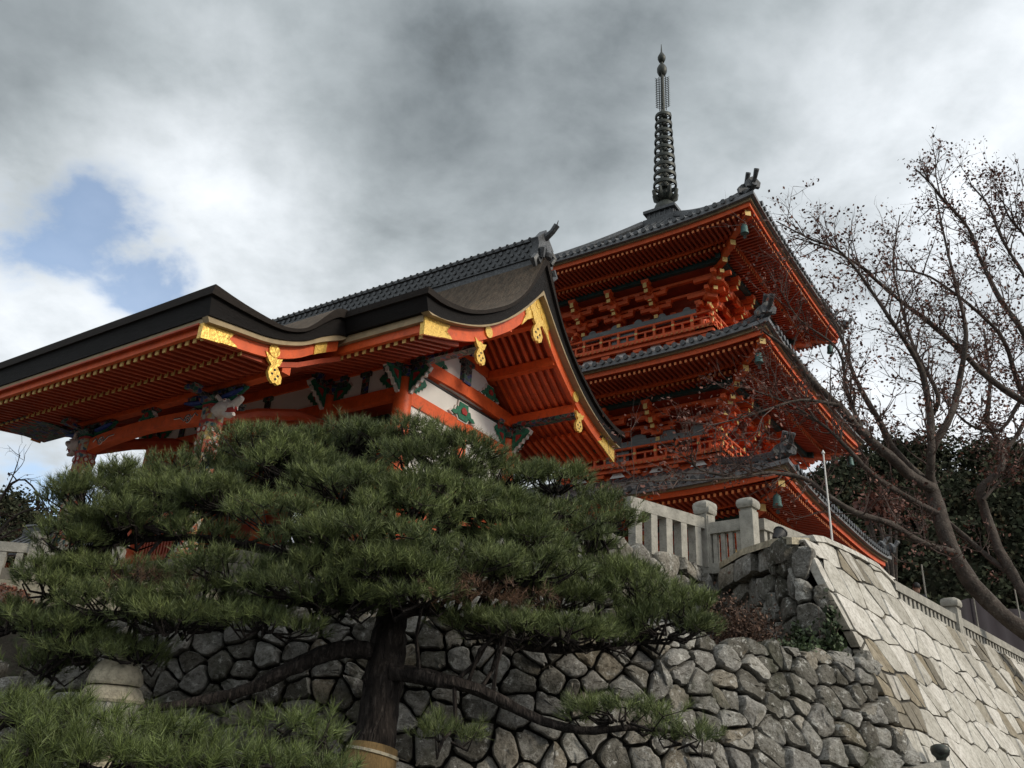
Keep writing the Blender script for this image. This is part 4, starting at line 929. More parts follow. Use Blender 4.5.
# pale slab lying on the wall end beside the fence
k = MB(); pl = [tu(q) for q in ((3.70, 14.7), (3.76, 13.5), (3.94, 12.5), (4.06, 11.98), (4.62, 12.62), (4.75, 14.2))]
zz = [1.93, 1.88, 1.80, 1.70, 1.88, 1.94]; n = len(pl)
k.add([(x, y, z) for (x, y), z in zip(pl, zz)]+[(x, y, z-.10) for (x, y), z in zip(pl, zz)], [tuple(range(n))]+[(j, n+j, n+(j+1) % n, (j+1) % n) for j in range(n)]); k.build('coping', 'cream_stone', uw)

dw = thing('dressed_wall', 'tall pale wall of squared granite blocks running off to the right under the stone fence', 'stone wall', (PT[0], PT[1], 0))
dleft = lambda h_: -.36
def dressed(parent):
    H = 5.22; L_ = 44.0; B = .42
    t = D41; n = np.array((t[1], -t[0]))
    def to3(s, h, o): q = t*s+n*(o+B*(H-h)); return (q[0], q[1], h)
    def top(s): return interp([(-3, 4.7), (-.5, 4.80), (0, 4.94), (.45, 5.06), (.8, 5.10), (2.0, 5.17), (3.55, 5.19), (3.6, 4.70), (60, 4.62)], s)
    r = np.random.default_rng(5); mb_ = [MB(), MB()]; h = 5.42; row = 0; S0 = -.36
    pts = []; y = -.3
    while y < 5.7:
        rh = r.uniform(.34, .54); x = S0-1.2+r.uniform(0, .6)
        while x < L_: w = r.uniform(.34, .86)*(1 if x < 16 else 1.35); pts.append((x+w/2, y+rh/2+r.uniform(-.09, .09))); x += w
        y += rh
    pts = np.array(pts); patch = lambda q: math.sin(q[0]*.75+1.2)+math.sin(q[1]*2.6+q[0]*.35)+.7*math.sin(q[0]*2.1-q[1]*1.7)
    for i, p in enumerate(pts):
        d = np.sum(((pts-p)*np.array((.65, 1.22)))**2, 1); poly = [p+np.array(q) for q in ((-1.3, -.8), (1.3, -.8), (1.3, .8), (-1.3, .8))]
        for j in np.argsort(d)[1:24]:
            poly = clip(poly, (p+pts[j])/2, (pts[j]-p)*np.array((.42, 1.5)))
            if len(poly) < 3: break
        if len(poly) < 3: continue
        poly = clip(poly, np.array((0, top(p[0]))), np.array((0, 1.)))
        if len(poly) > 2: poly = clip(poly, np.array((S0+r.uniform(-.02, .02), 0)), np.array((-1., 0)))
        if len(poly) > 2: poly = clip(poly, np.array((0, .0)), np.array((0, -1.)))
        if len(poly) < 3 or np.ptp(np.array(poly)[:, 1]) < .07 or np.ptp(np.array(poly)[:, 0]) < .07: continue
        br_ = patch(p)+r.normal()*.7 > 1.55; parts = [poly]
        if br_ or r.random() < .15:
            nn = r.normal(size=2); nn /= np.linalg.norm(nn); m_ = np.mean(poly, axis=0); parts = [clip(poly, m_, nn), clip(poly, m_, -nn)]
        for po_ in parts:
            if len(po_) < 3: continue
            q = [np.array(po_[0])]
            for e in po_[1:]:
                if np.linalg.norm(e-q[-1]) > .05: q.append(np.array(e))
            if len(q) > 2: stone(mb_[1 if br_ else 0], np.array(q), to3, r, r.uniform(.008, .016) if not br_ else .02, r.uniform(.02, .04) if not br_ else .03, True)
    mb_[0].build('granite_blocks', 'dressed', parent, smooth=35); mb_[1].build('brown_blocks', 'dressed_brown', parent, smooth=40)
    k = MB(); m = 60; vs = []
    for i in range(m+1):
        s = -.08+(L_+.08)*(i/m)**1.6; tp = top(s)-.05; s = s-.25; vs += [to3(s, 0, 0), to3(s, tp, 0), to3(s+.7, tp, -.6), to3(s+.7, 0, -.6)]
    k.add(vs, [(i*4+e, i*4+(e+1) % 4, (i+1)*4+(e+1) % 4, (i+1)*4+e) for i in range(m) for e in range(4)]); k.build('packing', 'mortar', parent)
    cp = MB(); i = 0; s = 0.15
    while s < 3.2:
        w = r.uniform(.5, .9); e = min(s+w, 3.58); q = [to3(s, 0, .06), to3(e, 0, .06), to3(e, 0, -.62), to3(s, 0, -.62)]
        B0 = [top(s)+.0, top(e)+.0]; off = B*H
        vs = [(*to3(x, top(x)+dz, o)[:2], top(x)+dz) for dz in (0.0, .10) for x, o in ((s+.012, .05), (e-.012, .05), (e-.012, -.7), (s+.012, -.7))]
        cp.add(vs, [(3, 2, 1, 0), (4, 5, 6, 7), (0, 1, 5, 4), (1, 2, 6, 5), (2, 3, 7, 6), (3, 0, 4, 7)]); s = e
    cp.build('coping', 'dressed', parent); return top, to3
dtop, dto3 = dressed(dw)

# ------------------------------------------------------------------ stone fences
def fence_run(parent, p0, p1, z0, z1, posts, n_bal, h=.86, post_w=.24, post_h=.98, rail_h=.2, bal=(.13, .11), low_rail=True, skip=0):
    p0, p1 = np.array(p0, float), np.array(p1, float); d = p1-p0; L_ = np.linalg.norm(d); t = d/L_; a = math.atan2(t[1], t[0])
    P = lambda s: (*(p0+t*s), z0+(z1-z0)*s/L_)
    for s in posts[skip:]:
        x, y, z = P(s*L_); b = MB(); b.box((x, y, z+post_h/2), (post_w, post_w, post_h), a); po = b.build('post', 'granite', parent)
        c = MB(); c.box((x, y, z+post_h+.025), (post_w*.86, post_w*.86, .05), a)
        pr_ = [(.62, 0), (.70, .03), (.72, .09), (.66, .14), (.45, .175), (.05, .185)]
        c.v += []; vs = []
        for r_, zz_ in pr_:
            q = post_w*r_*.98
            for k in range(12):
                tt = 2*math.pi*k/12+math.pi/12; m_ = 1/max(abs(math.cos(tt)), abs(math.sin(tt)))**.75; vs.append((x+q*m_*math.cos(tt+a), y+q*m_*math.sin(tt+a), z+post_h+.05+zz_))
        c.add(vs, [(i*12+k, i*12+(k+1) % 12, (i+1)*12+(k+1) % 12, (i+1)*12+k) for i in range(len(pr_)-1) for k in range(12)]+[tuple(range(11, -1, -1)), tuple(60+k for k in range(12))]); c.build('post_cap', 'granite', po, smooth=45)
    for s0, s1 in zip(posts[:-1], posts[1:]):
        q0, q1 = np.array(P(s0*L_+post_w/2)), np.array(P(s1*L_-post_w/2)); b = MB(); b.bar(q0+(0, 0, h-rail_h/2), q1+(0, 0, h-rail_h/2), .17, rail_h); b.build('rail', 'granite', parent)
        if low_rail: b = MB(); b.bar(q0+(0, 0, .09), q1+(0, 0, .09), .16, .18); b.build('rail', 'granite', parent)
        n = max(1, int(round(n_bal*(s1-s0))))
        for i in range(n):
            x, y, z = q0+(q1-q0)*(i+.5)/n; b = MB(); zl = .18 if low_rail else 0; b.box((x, y, z+(h-rail_h+zl)/2), (bal[0], bal[1], h-rail_h-zl), a); b.build('baluster', 'granite', parent)
f1 = thing('stone_fence', 'grey stone fence with thick square bars between two capped posts above the rubble wall', 'stone fence', (PA[0], PA[1], 5.03))
loc = lambda p, o: (p[0]-o[0], p[1]-o[1])
fence_run(f1, loc((PC[0]+.5, PC[1]+.78), PA), (-.05, -.12), 0, .06, [0, 1], 5, h=.88, bal=(.155, .16), low_rail=False, skip=1)
fence_run(f1, (-.05, -.12), loc(PB, PA), -.05, -.05, [0, 1], 4, h=.9, post_h=1.02, bal=(.075, .09))
f2 = thing('stone_fence', 'grey stone fence with slim bars running right from the tallest capped post', 'stone fence', (PB[0], PB[1], 5.08))
fence_run(f2, (.17, .17), (6.7, 6.05), 0, 0, [0.0, .40], 44, h=.88, bal=(.095, .09), skip=2)
for o in list(f2.children):
    if o.name.startswith('post') and abs(o.data.vertices[0].co.x) < .5: 
        for ch in list(o.children): bpy.data.objects.remove(ch)
        bpy.data.objects.remove(o)
f3 = thing('stone_fence', 'low stone balustrade of short bars along the top of the pale granite wall', 'stone fence', (PT[0], PT[1], 4.66))
q0 = np.array(dto3(3.6, 4.84, -.16)[:2]); q1 = np.array(dto3(42, 4.84, -.16)[:2])
fence_run(f3, q0, q1, 0, -.05, [0.0, .10, .30, .52, .74, .96], 150, h=.44, post_w=.26, post_h=.56, rail_h=.16, bal=(.12, .11), low_rail=False, skip=1)
f4 = thing('stone_fence', 'weathered stone fence at the left edge beyond the red brown hedge', 'stone fence', (-10.0, 18.6, 4.72))
fence_run(f4, (-3.2, -.4), (1.6, .5), .0, .05, [0, .66, 1], 14, h=.92, bal=(.13, .13), low_rail=False)
# stone steps up to the gate, glimpsed through the pine
st = thing('stone_steps', 'pale stone steps climbing to the gate behind the pine branches', 'steps', (-6.5, 15.6, 3.4))
b = MB()
for i in range(11): b.box((-.35*i*.56, -.6+i*.36, .09+i*.16), (5.2, .4, .18), R_(-34)*0-.35)
b.build('treads', 'cream_stone', st)

# ------------------------------------------------------------------ small things
wp = px(833, 548, 16.0); pole = MB(); pole.tube([(0, 0, 0), (0, 0, 2.6)], [.021, .015], 8); pole.lathe([(.028, 2.6), (.035, 2.62), (.004, 2.68)], n=8)
po = thing('flag_pole', 'thin white pole standing upright behind the pale wall before the pagoda eaves', 'pole', (wp[0], wp[1], 5.12))
pole.build('shaft', 'white_pole', po, smooth=50); MB().lathe([(.09, 0), (.09, .05), (.04, .1)], n=10).build('base', 'dark_metal', po)
lp = px(779, 548, 13.3)
sl = thing('floodlight', 'small black floodlight standing on the wall in front of the stone fence', 'floodlight', (lp[0], lp[1], lp[2]-.03), R_(20)); sl.scale = (.75, .75, .75)
b = MB(); b.tube([(0, 0, 0), (0, 0, .16)], .03, 8); b.box((0, 0, .01), (.16, .14, .03)); b.build('stand', 'dark_metal', sl)
b = MB(); b.tube([(-.10, -.03, .20), (-.04, 0, .24), (.06, .03, .34), (.10, .05, .39)], [.06, .10, .13, .135], 14); b.tube([(.10, .05, .39), (.117, .056, .41)], [.15, .15], 14); b.tube([(-.08, .09, .16), (0, .1, .27)], .018, 6); b.tube([(-.08, -.13, .16), (0, -.12, .27)], .018, 6)
b.build('lamp_head', 'dark_metal', sl, smooth=40)
hp = px(940, 750, 11.3)
hr = thing('stair_balustrade', 'grey stone handrail with dark rounded post cap before the pale wall, bottom edge', 'handrail', (hp[0], hp[1], hp[2]-1.12))
b = MB(); b.box((0, 0, .5), (.15, .15, 1.0), R_(-20)); b.build('post', 'granite', hr)
b = MB(); b.lathe([(.055, 1.0), (.06, 1.03), (.10, 1.07), (.112, 1.12), (.10, 1.16), (.05, 1.185), (.005, 1.19)], n=16); b.build('post_cap', 'bronze', hr, smooth=60)
b = MB(); b.bar((-.07, -.03, .90), (-1.6, -.5, .62), .13, .16); b.build('rail', 'granite', hr)
for i in range(5): b = MB(); b.box((-.3-i*.28, -.1-i*.085, .37-i*.025), (.09, .09, .76), R_(-20)); b.build('baluster', 'granite', hr)
# stone lantern glimpsed under the pine
ln = px(110, 705, 8.55)
lt = thing('stone_lantern', 'pale domed stone lantern top with a fluted drum behind the lower pine boughs', 'lantern', (ln[0], ln[1], ln[2]-1.36)); lt.scale = (.85, .85, .85)
MB().lathe([(.34, .02), (.34, .16), (.18, .24), (.16, 1.05), (.30, 1.2), (.33, 1.26)], n=16).build('shaft', 'cream_stone', lt, smooth=40)
b = MB(); b.lathe([(.30, 1.26), (.31, 1.62)], n=30)
for i in range(30): t = i*math.pi/15; b.tube([(.31*math.cos(t), .31*math.sin(t), 1.28), (.31*math.cos(t), .31*math.sin(t), 1.61)], .022, 5)
b.build('fluted_drum', 'granite', lt, smooth=40)
MB().lathe([(.33, 1.62), (.345, 1.65), (.29, 1.76), (.24, 1.79)], n=24).build('collar', 'cream_stone', lt, smooth=40)
MB().lathe([(.27, 1.80), (.29, 1.84), (.27, 1.92), (.20, 2.03), (.11, 2.10), (.01, 2.13)], n=24).build('domed_roof', 'cream_stone', lt, smooth=50)
# purple curtain on poles behind the balustrade, right
cu = thing('curtain', 'dark purple curtain stretched on thin poles behind the low balustrade at right', 'curtain', (12.6, 24.0, 5.12))
cz = lambda i: 1.75-.03*i
b = MB(); n = 40; vs = []
for i in range(n+1):
    s = i/n; x = -.9+7.0*s; y = 4.2*s+.06*math.sin(s*55); vs += [(x, y, .1), (x, y, 1.35+.55*min(1, s*4)-.06*abs(math.sin(s*11)))]
b.add(vs, [(2*i, 2*i+2, 2*i+3, 2*i+1) for i in range(n)])
vs2 = [(x+.02, y+.03, z) for x, y, z in vs]; b.add(vs2, [(2*i+1, 2*i+3, 2*i+2, 2*i) for i in range(n)]); b.build('cloth', 'purple_cloth', cu, smooth=60)
for i in range(4): x, y = -.9+7.0*i/3.6, 4.2*i/3.6-.05; b = MB(); b.tube([(x, y, 0), (x, y, 2.5)], .025, 6); b.build('pole', 'granite', cu)
# hut at far left
hu = thing('hut', 'small vermilion hut with an upturned grey tiled roof at the far left behind the pine', 'hut', (-14.4, 29.5, 5.1), R_(-20))
b = MB(); b.b2(-1.5, 1.5, -1.2, 1.2, .05, 1.95); b.build('wall', 'vermilion', hu)
b = MB()
for x in (-1.5, -.5, .5, 1.5): b.b2(x-.09, x+.09, -1.3, -1.19, 0, 2.1)
b.b2(-1.55, 1.55, -1.26, -1.2, 1.0, 1.14); b.build('post', 'red_dark', hu); b = MB(); b.b2(-1.35, -.6, -1.215, -1.19, 1.2, 1.8); b.b2(.6, 1.35, -1.215, -1.19, 1.2, 1.8); b.build('panel', 'plaster', hu)
b = MB(); a = [(-2.3, 2.25), (-1.6, 2.38), (-.8, 2.75), (0, 3.35), (.8, 2.75), (1.6, 2.38), (2.3, 2.25)]; b.slab(a, [(y, z-.16) for y, z in a], -2.4, 2.4)
for i in range(17):
    x = -2.32+i*.29
    for s in (-1, 1): b.tube([(x, s*2.32, 2.28), (x, s*1.6, 2.42), (x, s*.8, 2.79), (x, 0, 3.38)], .07, 6)
b.build('roof', 'tile', hu, smooth=40); b = MB(); b.b2(-2.45, 2.45, -.17, .17, 3.3, 3.62); b.tube([(-2.5, 0, 3.66), (2.5, 0, 3.66)], .12, 8); b.build('ridge', 'tile', hu)
# person walking behind the balustrade: one continuous body grown from a skeleton
def person():
    p = thing('person', 'person with dark hair in a dark jacket standing behind the low balustrade', 'person', (11.02, 23.0, 5.12), R_(150))
    J = {'pel': (0, 0, .92), 'sp': (0, .01, 1.10), 'ch': (0, 0, 1.30), 'nk': (0, 0, 1.44), 'nk2': (0, -.015, 1.50), 'shL': (.17, 0, 1.39), 'elL': (.22, .03, 1.12), 'wrL': (.22, -.08, .90), 'haL': (.22, -.12, .82), 'shR': (-.17, 0, 1.39), 'elR': (-.22, .03, 1.12), 'wrR': (-.22, -.06, .90), 'haR': (-.22, -.09, .82),
         'hiL': (.09, 0, .88), 'knL': (.10, -.06, .50), 'anL': (.10, .03, .09), 'toL': (.10, -.13, .04), 'hiR': (-.09, 0, .88), 'knR': (-.10, .0, .49), 'anR': (-.10, .13, .10), 'toR': (-.10, -.02, .04)}
    Rr = dict(pel=.15, sp=.135, ch=.155, nk=.07, nk2=.055, shL=.07, elL=.05, wrL=.036, haL=.04, shR=.07, elR=.05, wrR=.036, haR=.04, hiL=.10, knL=.065, anL=.045, toL=.04, hiR=.10, knR=.065, anR=.045, toR=.04)
    E = [('pel', 'sp'), ('sp', 'ch'), ('ch', 'nk'), ('nk', 'nk2'), ('ch', 'shL'), ('shL', 'elL'), ('elL', 'wrL'), ('wrL', 'haL'), ('ch', 'shR'), ('shR', 'elR'), ('elR', 'wrR'), ('wrR', 'haR'), ('pel', 'hiL'), ('hiL', 'knL'), ('knL', 'anL'), ('anL', 'toL'), ('pel', 'hiR'), ('hiR', 'knR'), ('knR', 'anR'), ('anR', 'toR')]
    ks = list(J); me = bpy.data.meshes.new('body'); me.from_pydata([J[k] for k in ks], [(ks.index(a), ks.index(b)) for a, b in E], []); o = link('body', me, p)
    md = o.modifiers.new('skin', 'SKIN')
    for i, k in enumerate(ks): me.skin_vertices[0].data[i].radius = (Rr[k], Rr[k]*.8); me.skin_vertices[0].data[i].use_root = (k == 'pel')
    o.modifiers.new('sub', 'SUBSURF').levels = 1; o.modifiers['sub'].render_levels = 2; me.materials.append(MATS['jacket'])
    b = MB(); n = 14; prof = [(.02, -.13), (.055, -.115), (.068, -.07), (.076, 0), (.078, .05), (.068, .09), (.04, .115), (.01, .122)]
    b.lathe([(r_, z) for r_, z in prof], (0, 0, 1.62), n); b.v = [(x, (y-.02)*1.18-.012, z) for x, y, z in b.v]
    b.tube([(0, -.105, 1.635), (0, -.135, 1.595), (0, -.11, 1.585)], [.012, .018, .012], 6)
    for s in (-1, 1): b.tube([(s*.077, -.02, 1.65), (s*.088, -.01, 1.62), (s*.078, -.02, 1.585)], [.012, .018, .01], 6)
    b.build('head', 'skin', p, smooth=60)
    h = MB(); h.lathe([(.080, .0), (.090, .04), (.088, .08), (.068, .118), (.035, .138), (.006, .142)], (0, .022, 1.62), n, caps=False); h.v = [(x, y*1.15+.0, z) for x, y, z in h.v]; h.build('hair', 'hair', p, smooth=60)
    f = MB()
    for s in (-1, 1): f.lathe([(.002, -.008), (.011, 0), (.002, .008)], (s*.03, -.115, 1.63), 8)
    f.tube([(-.022, -.118, 1.555), (0, -.122, 1.552), (.022, -.118, 1.555)], .006, 5); f.build('eyes_and_mouth', 'hair', p)
person()

# ------------------------------------------------------------------ pines
def trace(pts, Y0, Y1=None, wob=0.0, org=(0, 0, 0), rs=1.0):   # a limb through picture points, at its distance; gives world points and radii
    Y1 = Y0 if Y1 is None else Y1; P = []; r = []; n = len(pts)
    for i, q in enumerate(pts):
        Y = Y0+(Y1-Y0)*i/(n-1)+(wob*math.sin(i*2.1+q[0]*.05)); P.append(px(q[0], q[1], Y)-np.array(org)); r.append(q[2]*rs*Y/FPX)
    c = smoothline([np.append(p, a) for p, a in zip(P, r)], 4); rr = [max(.004, q[3]) for q in c]; return [q[:3] for q in c], rr
def rough_tube(mb_, P, r, n=9, amt=.10):
    b = len(mb_.v); mb_.tube(P, r, n)
    for i in range(b, len(mb_.v)):
        k = (i-b)//n; k = min(k, len(r)-1); mb_.v[i] = tuple(np.array(mb_.v[i])+rng.normal(size=3)*r[k]*amt)
def pine(root_px, Y, limbs, pads, label, mats, n_need=28, tuft_d=.9, length=.10, width=.0052, trunk=None, zbase=0.0, spread=1.1, cl=1.0):
    o = px(*root_px, Y); org = np.array((o[0], o[1], zbase)); t = thing('pine_tree', label, 'tree', org)
    lb = []
    if trunk:
        b = MB(); P, r = trace(trunk[0], *trunk[1], org=org); P = [np.array((P[0][0]-.02, P[0][1], 0))]+P; r = [r[0]*1.25]+r; rough_tube(b, P, r, 22, .075); b.build('trunk', 'pine_bark', t, smooth=70); lb += list(zip(P, r))
    for pts, Ys in limbs:
        b = MB(); P, r = trace(pts, *Ys, wob=.04, org=org, rs=.72); rough_tube(b, P, r, 10, .12); b.build('branch', 'pine_bark', t, smooth=70); lb += list(zip(P, r))
    LP = np.array([p for p, r in lb]) if lb else np.zeros((1, 3))
    for cx_, cy_, rx, ry, Yp, den in pads:
        c = px(cx_, cy_, Yp)-org; k = Yp/FPX; ax, az = rx*k, ry*k; ay = max(.35, ax*.85); tw = MB(); TP = []; TA = []
        ncl = max(6, int(rx*ry/42*den*cl))
        for _ in range(ncl):
            d = rng.normal(size=3); d /= np.linalg.norm(d); d[2] = abs(d[2])*1.0-.42; rr = rng.uniform(.45, 1.0)**.5
            p = c+np.array((d[0]*ax, d[1]*ay, d[2]*az))*rr
            q = LP[np.argmin(np.sum((LP-p)**2, 1))] if len(lb) else c-np.array((0, 0, az))
            base = c+(p-c)*.25+np.array((0, 0, -az*.45)); m_ = (base+p)/2+rng.normal(size=3)*.04+np.array((0, 0, -.05)); tw.tube([base, m_, p], [.014, .010, .006], 4, caps=False)
            if rng.random() < .30: e = (q+base)/2+rng.normal(size=3)*.06; tw.tube([q, e, base], [.022, .018, .013], 5, caps=False)
            nt_ = int(rng.integers(9, 16)*tuft_d); cr_ = rng.uniform(.12, .26)
            for _ in range(nt_):
                e = rng.normal(size=3); e[2] = abs(e[2])*.7+.15; e /= np.linalg.norm(e); s = p+e*cr_*rng.uniform(.3, 1.0)*np.array((1.1, 1.1, .7))
                a = e*.75+np.array((d[0]*.35, d[1]*.35, .62)); a /= np.linalg.norm(a); TP.append(s); TA.append(a)
                if rng.random() < .22: tw.tube([p, s], [.005, .003], 3, caps=False)
        V, F = needles(np.array(TP), np.array(TA), n_need, length, width, spread); mm = mats[0] if rng.random() > .0 else mats[1]
        npmesh('foliage', V, F, mats[0], t); tw.build('twigs', 'pine_bark', t)
    return t, org
limbs = [
    ([(372, 652, 12), (340, 650, 12), (300, 664, 10), (245, 690, 8), (190, 703, 6), (140, 708, 4)], (8.6, 8.2)),
    ([(392, 672, 12), (430, 678, 10), (480, 690, 8), (530, 716, 6.5), (580, 730, 5), (640, 728, 3.5), (690, 735, 2)], (8.5, 8.1)),
    ([(396, 612, 11), (440, 612, 8), (500, 640, 6), (560, 650, 5), (640, 642, 3)], (8.6, 9.2)),
    ([(392, 600, 10), (350, 585, 9), (300, 562, 8), (245, 545, 6.5), (180, 537, 5), (110, 545, 3)], (8.7, 9.0)),
    ([(394, 590, 11), (380, 545, 9), (340, 505, 7), (280, 488, 5), (205, 490, 3)], (8.8, 9.6)),
    ([(395, 590, 11), (430, 545, 8), (470, 512, 6), (530, 505, 4.5), (595, 525, 3)], (8.8, 9.6)),
    ([(392, 598, 9), (330, 605, 7), (260, 598, 6), (180, 610, 4), (90, 622, 3)], (8.6, 8.4))]
pads = [(95, 500, 52, 30, 9.0, 1), (150, 488, 55, 26, 9.3, 1), (205, 476, 60, 28, 9.6, 1), (266, 452, 56, 27, 9.4, 1.1), (310, 452, 50, 30, 9.8, 1), (352, 440, 46, 24, 9.6, 1), (405, 437, 52, 25, 9.3, 1.1), (455, 455, 48, 26, 9.0, 1),
        (500, 480, 55, 24, 9.4, 1), (555, 485, 48, 24, 9.6, 1), (600, 515, 34, 28, 9.8, 1), (585, 545, 46, 22, 9.4, .8), (345, 492, 70, 26, 8.7, 1), (430, 500, 70, 26, 8.6, 1), (500, 525, 60, 22, 8.9, .9), (285, 520, 60, 22, 8.4, 1), (370, 540, 75, 24, 8.2, 1),
        (450, 560, 70, 22, 8.1, .9), (530, 570, 60, 22, 8.6, .9), (235, 572, 60, 20, 8.3, .9), (140, 520, 52, 18, 8.8, .8), (70, 545, 34, 22, 8.8, .8), (60, 585, 42, 24, 8.7, .9), (115, 605, 56, 22, 8.4, .9), (180, 622, 58, 20, 8.2, .9), (60, 632, 44, 24, 8.5, .9),
        (300, 590, 58, 18, 8.0, .9), (265, 625, 54, 16, 8.2, .8), (345, 605, 46, 18, 8.0, .8), (425, 600, 44, 14, 8.0, .7), (500, 630, 58, 17, 8.3, .9), (560, 632, 48, 16, 8.5, .9), (640, 590, 46, 26, 9.3, 1), (660, 622, 46, 28, 9.1, 1), (600, 640, 40, 18, 8.9, .8), (45, 668, 40, 16, 8.6, .8),
        (300, 470, 60, 26, 9.2, 1), (230, 500, 60, 24, 8.9, 1), (175, 500, 56, 24, 9.2, 1), (110, 530, 50, 22, 9.0, 1), (420, 470, 60, 26, 8.9, 1), (475, 505, 60, 24, 9.0, 1), (545, 520, 60, 26, 9.2, 1), (400, 515, 60, 22, 8.3, 1), (320, 545, 60, 20, 8.2, 1),
        (480, 580, 60, 22, 8.5, 1), (560, 600, 56, 20, 9.0, 1), (395, 575, 60, 20, 8.0, 1), (340, 570, 56, 20, 8.1, 1), (80, 570, 44, 20, 8.8, 1), (130, 575, 44, 18, 8.6, .7), (210, 600, 50, 18, 8.3, .9), (605, 575, 40, 24, 9.4, 1), (690, 610, 26, 22, 9.2, .9), (520, 545, 60, 22, 8.8, 1),
        (20, 622, 46, 22, 8.9, 1), (95, 652, 50, 20, 8.6, .9), (140, 655, 40, 16, 8.4, .6), (205, 540, 40, 16, 8.9, .6), (620, 716, 56, 14, 8.1, .8), (685, 740, 34, 9, 8.0, .6), (445, 735, 34, 12, 8.2, .35)]
pine_o, porg = pine((376, 768), 8.6, limbs, pads, 'broad old pine with a dark trunk and layered needle pads before the rubble wall', ('pine_needle', 'pine_needle_dry'),
     trunk=([(360, 800, 27), (370, 765, 22), (377, 725, 18), (383, 680, 18), (388, 645, 17), (393, 612, 14), (395, 588, 11)], (8.5, 8.8)))
wq, wr_ = trace([(366, 775, 25), (372, 755, 22), (374, 747, 21)], 8.5, 8.52, org=porg); b = MB(); b.tube(wq, [r*1.08 for r in wr_], 18); b.build('straw_wrap', 'straw', pine_o, smooth=60)
b = MB(); b.tube(wq[4:6], [wr_[4]*1.14]*2, 18); b.build('tie_band', 'cream_stone', pine_o)
# a few browned needle tufts in the crown
V, F = needles(np.concatenate([px(x, y, Y)-porg+rng.normal(size=(60, 3))*np.array((.22, .2, .05)) for x, y, Y in ((455, 592, 8.0), (520, 600, 8.3), (160, 580, 8.2))]), norm(rng.normal(size=(180, 3))+np.array((0, 0, .6))), 22, .10, .004, 1.2); npmesh('dry_needles', V, F, 'pine_needle_dry', pine_o)
pads2 = [(15, 712, 44, 15, 6.4, 1), (70, 722, 40, 16, 6.2, 1), (125, 735, 40, 14, 6.1, 1), (40, 752, 50, 16, 5.7, 1), (110, 762, 50, 16, 5.6, 1), (180, 742, 36, 13, 6.2, 1), (175, 768, 50, 14, 5.7, 1), (232, 752, 36, 13, 6.2, 1), (285, 728, 32, 13, 6.6, .9), (330, 745, 28, 12, 6.5, .9), (270, 768, 44, 12, 5.9, 1), (325, 775, 34, 12, 6.0, .9), (20, 775, 50, 14, 5.4, 1)]
pine((120, 900), 5.9, [([(60, 830, 14), (110, 790, 11), (180, 765, 8), (260, 760, 6), (320, 755, 4)], (5.9, 6.2)), ([(60, 830, 12), (60, 780, 9), (50, 745, 6), (90, 735, 4)], (5.9, 6.0))], pads2,
     'bright green foreground pine tops along the lower left edge', ('pine_needle_fresh', 'pine_needle'), n_need=34, length=.11, width=.0042, tuft_d=.36, cl=1.0, trunk=([(40, 1000, 26), (50, 900, 22), (60, 830, 18)], (5.8, 5.9)), spread=1.3)

# ------------------------------------------------------------------ bare maple at the right
def broadleaf(name, label, root, limbs, leaf_boxes, seed, leaf_n, twig_len=1.0, twigs_per_m=3.2, leafm='maple_leaf', leaf_size=.075, depth=2, fat_leaf=True):
    r = np.random.default_rng(seed); t = thing(name, label, 'tree', root); org = np.array(root); tips = []; tw = MB()
    def grow(p, d, ln, rad, lev):
        n = 4; P = [p]; q = p.copy(); dd = d.copy()
        for i in range(n):
            dd = dd+r.normal(size=3)*.17+np.array((0, 0, .06)); dd /= np.linalg.norm(dd); q = q+dd*ln/n; P.append(q.copy())
        tw.tube(P, [rad*(1-.75*i/n) for i in range(n+1)], 4 if rad > .008 else 3, caps=False)
        tips.append((P[-1], dd)); tips.append((P[-2], dd))
        if lev > 0:
            for _ in range(int(r.integers(2, 5))):
                i = int(r.integers(1, n+1)); e = dd+r.normal(size=3)*.62; e /= np.linalg.norm(e); grow(P[i].copy(), e, ln*r.uniform(.45, .75), rad*.55, lev-1)
    for pts, Ys in limbs:
        P, rr = trace(pts, *Ys, wob=.25, org=org, rs=.56); b = MB(); rough_tube(b, P, rr, 9 if rr[0] > .04 else 6, .09); b.build('branch' if rr[0] < .18 else 'trunk', 'maple_bark', t, smooth=70)
        L_ = 0
        for i in range(1, len(P)):
            a, c = P[i-1], P[i]; s = np.linalg.norm(c-a); d0 = (c-a)/(s+1e-9); rad = rr[i]
            if rad > .11: continue
            for _ in range(r.poisson(s*twigs_per_m)):
                e = d0*.8+r.normal(size=3)*.55+np.array((0, 0, .25)); e /= np.linalg.norm(e); grow(a+(c-a)*r.random(), e, twig_len*r.uniform(.5, 1.2), min(.022, rad*.6+.004), depth)
    tw.build('twigs', 'twig', t, kind=None)
    TP = np.array([p for p, d in tips]); pick = r.integers(0, len(TP), leaf_n//3); pts = np.repeat(TP[pick], 3, 0)+r.normal(size=(leaf_n//3*3, 3))*np.array((.11, .11, .09)); pts[:, 2] -= .04
    V, F = leaf_cards(pts, leaf_size, .5, .75); npmesh('leaves', V, F, leafm, t); return t, tips
MY = 19.0
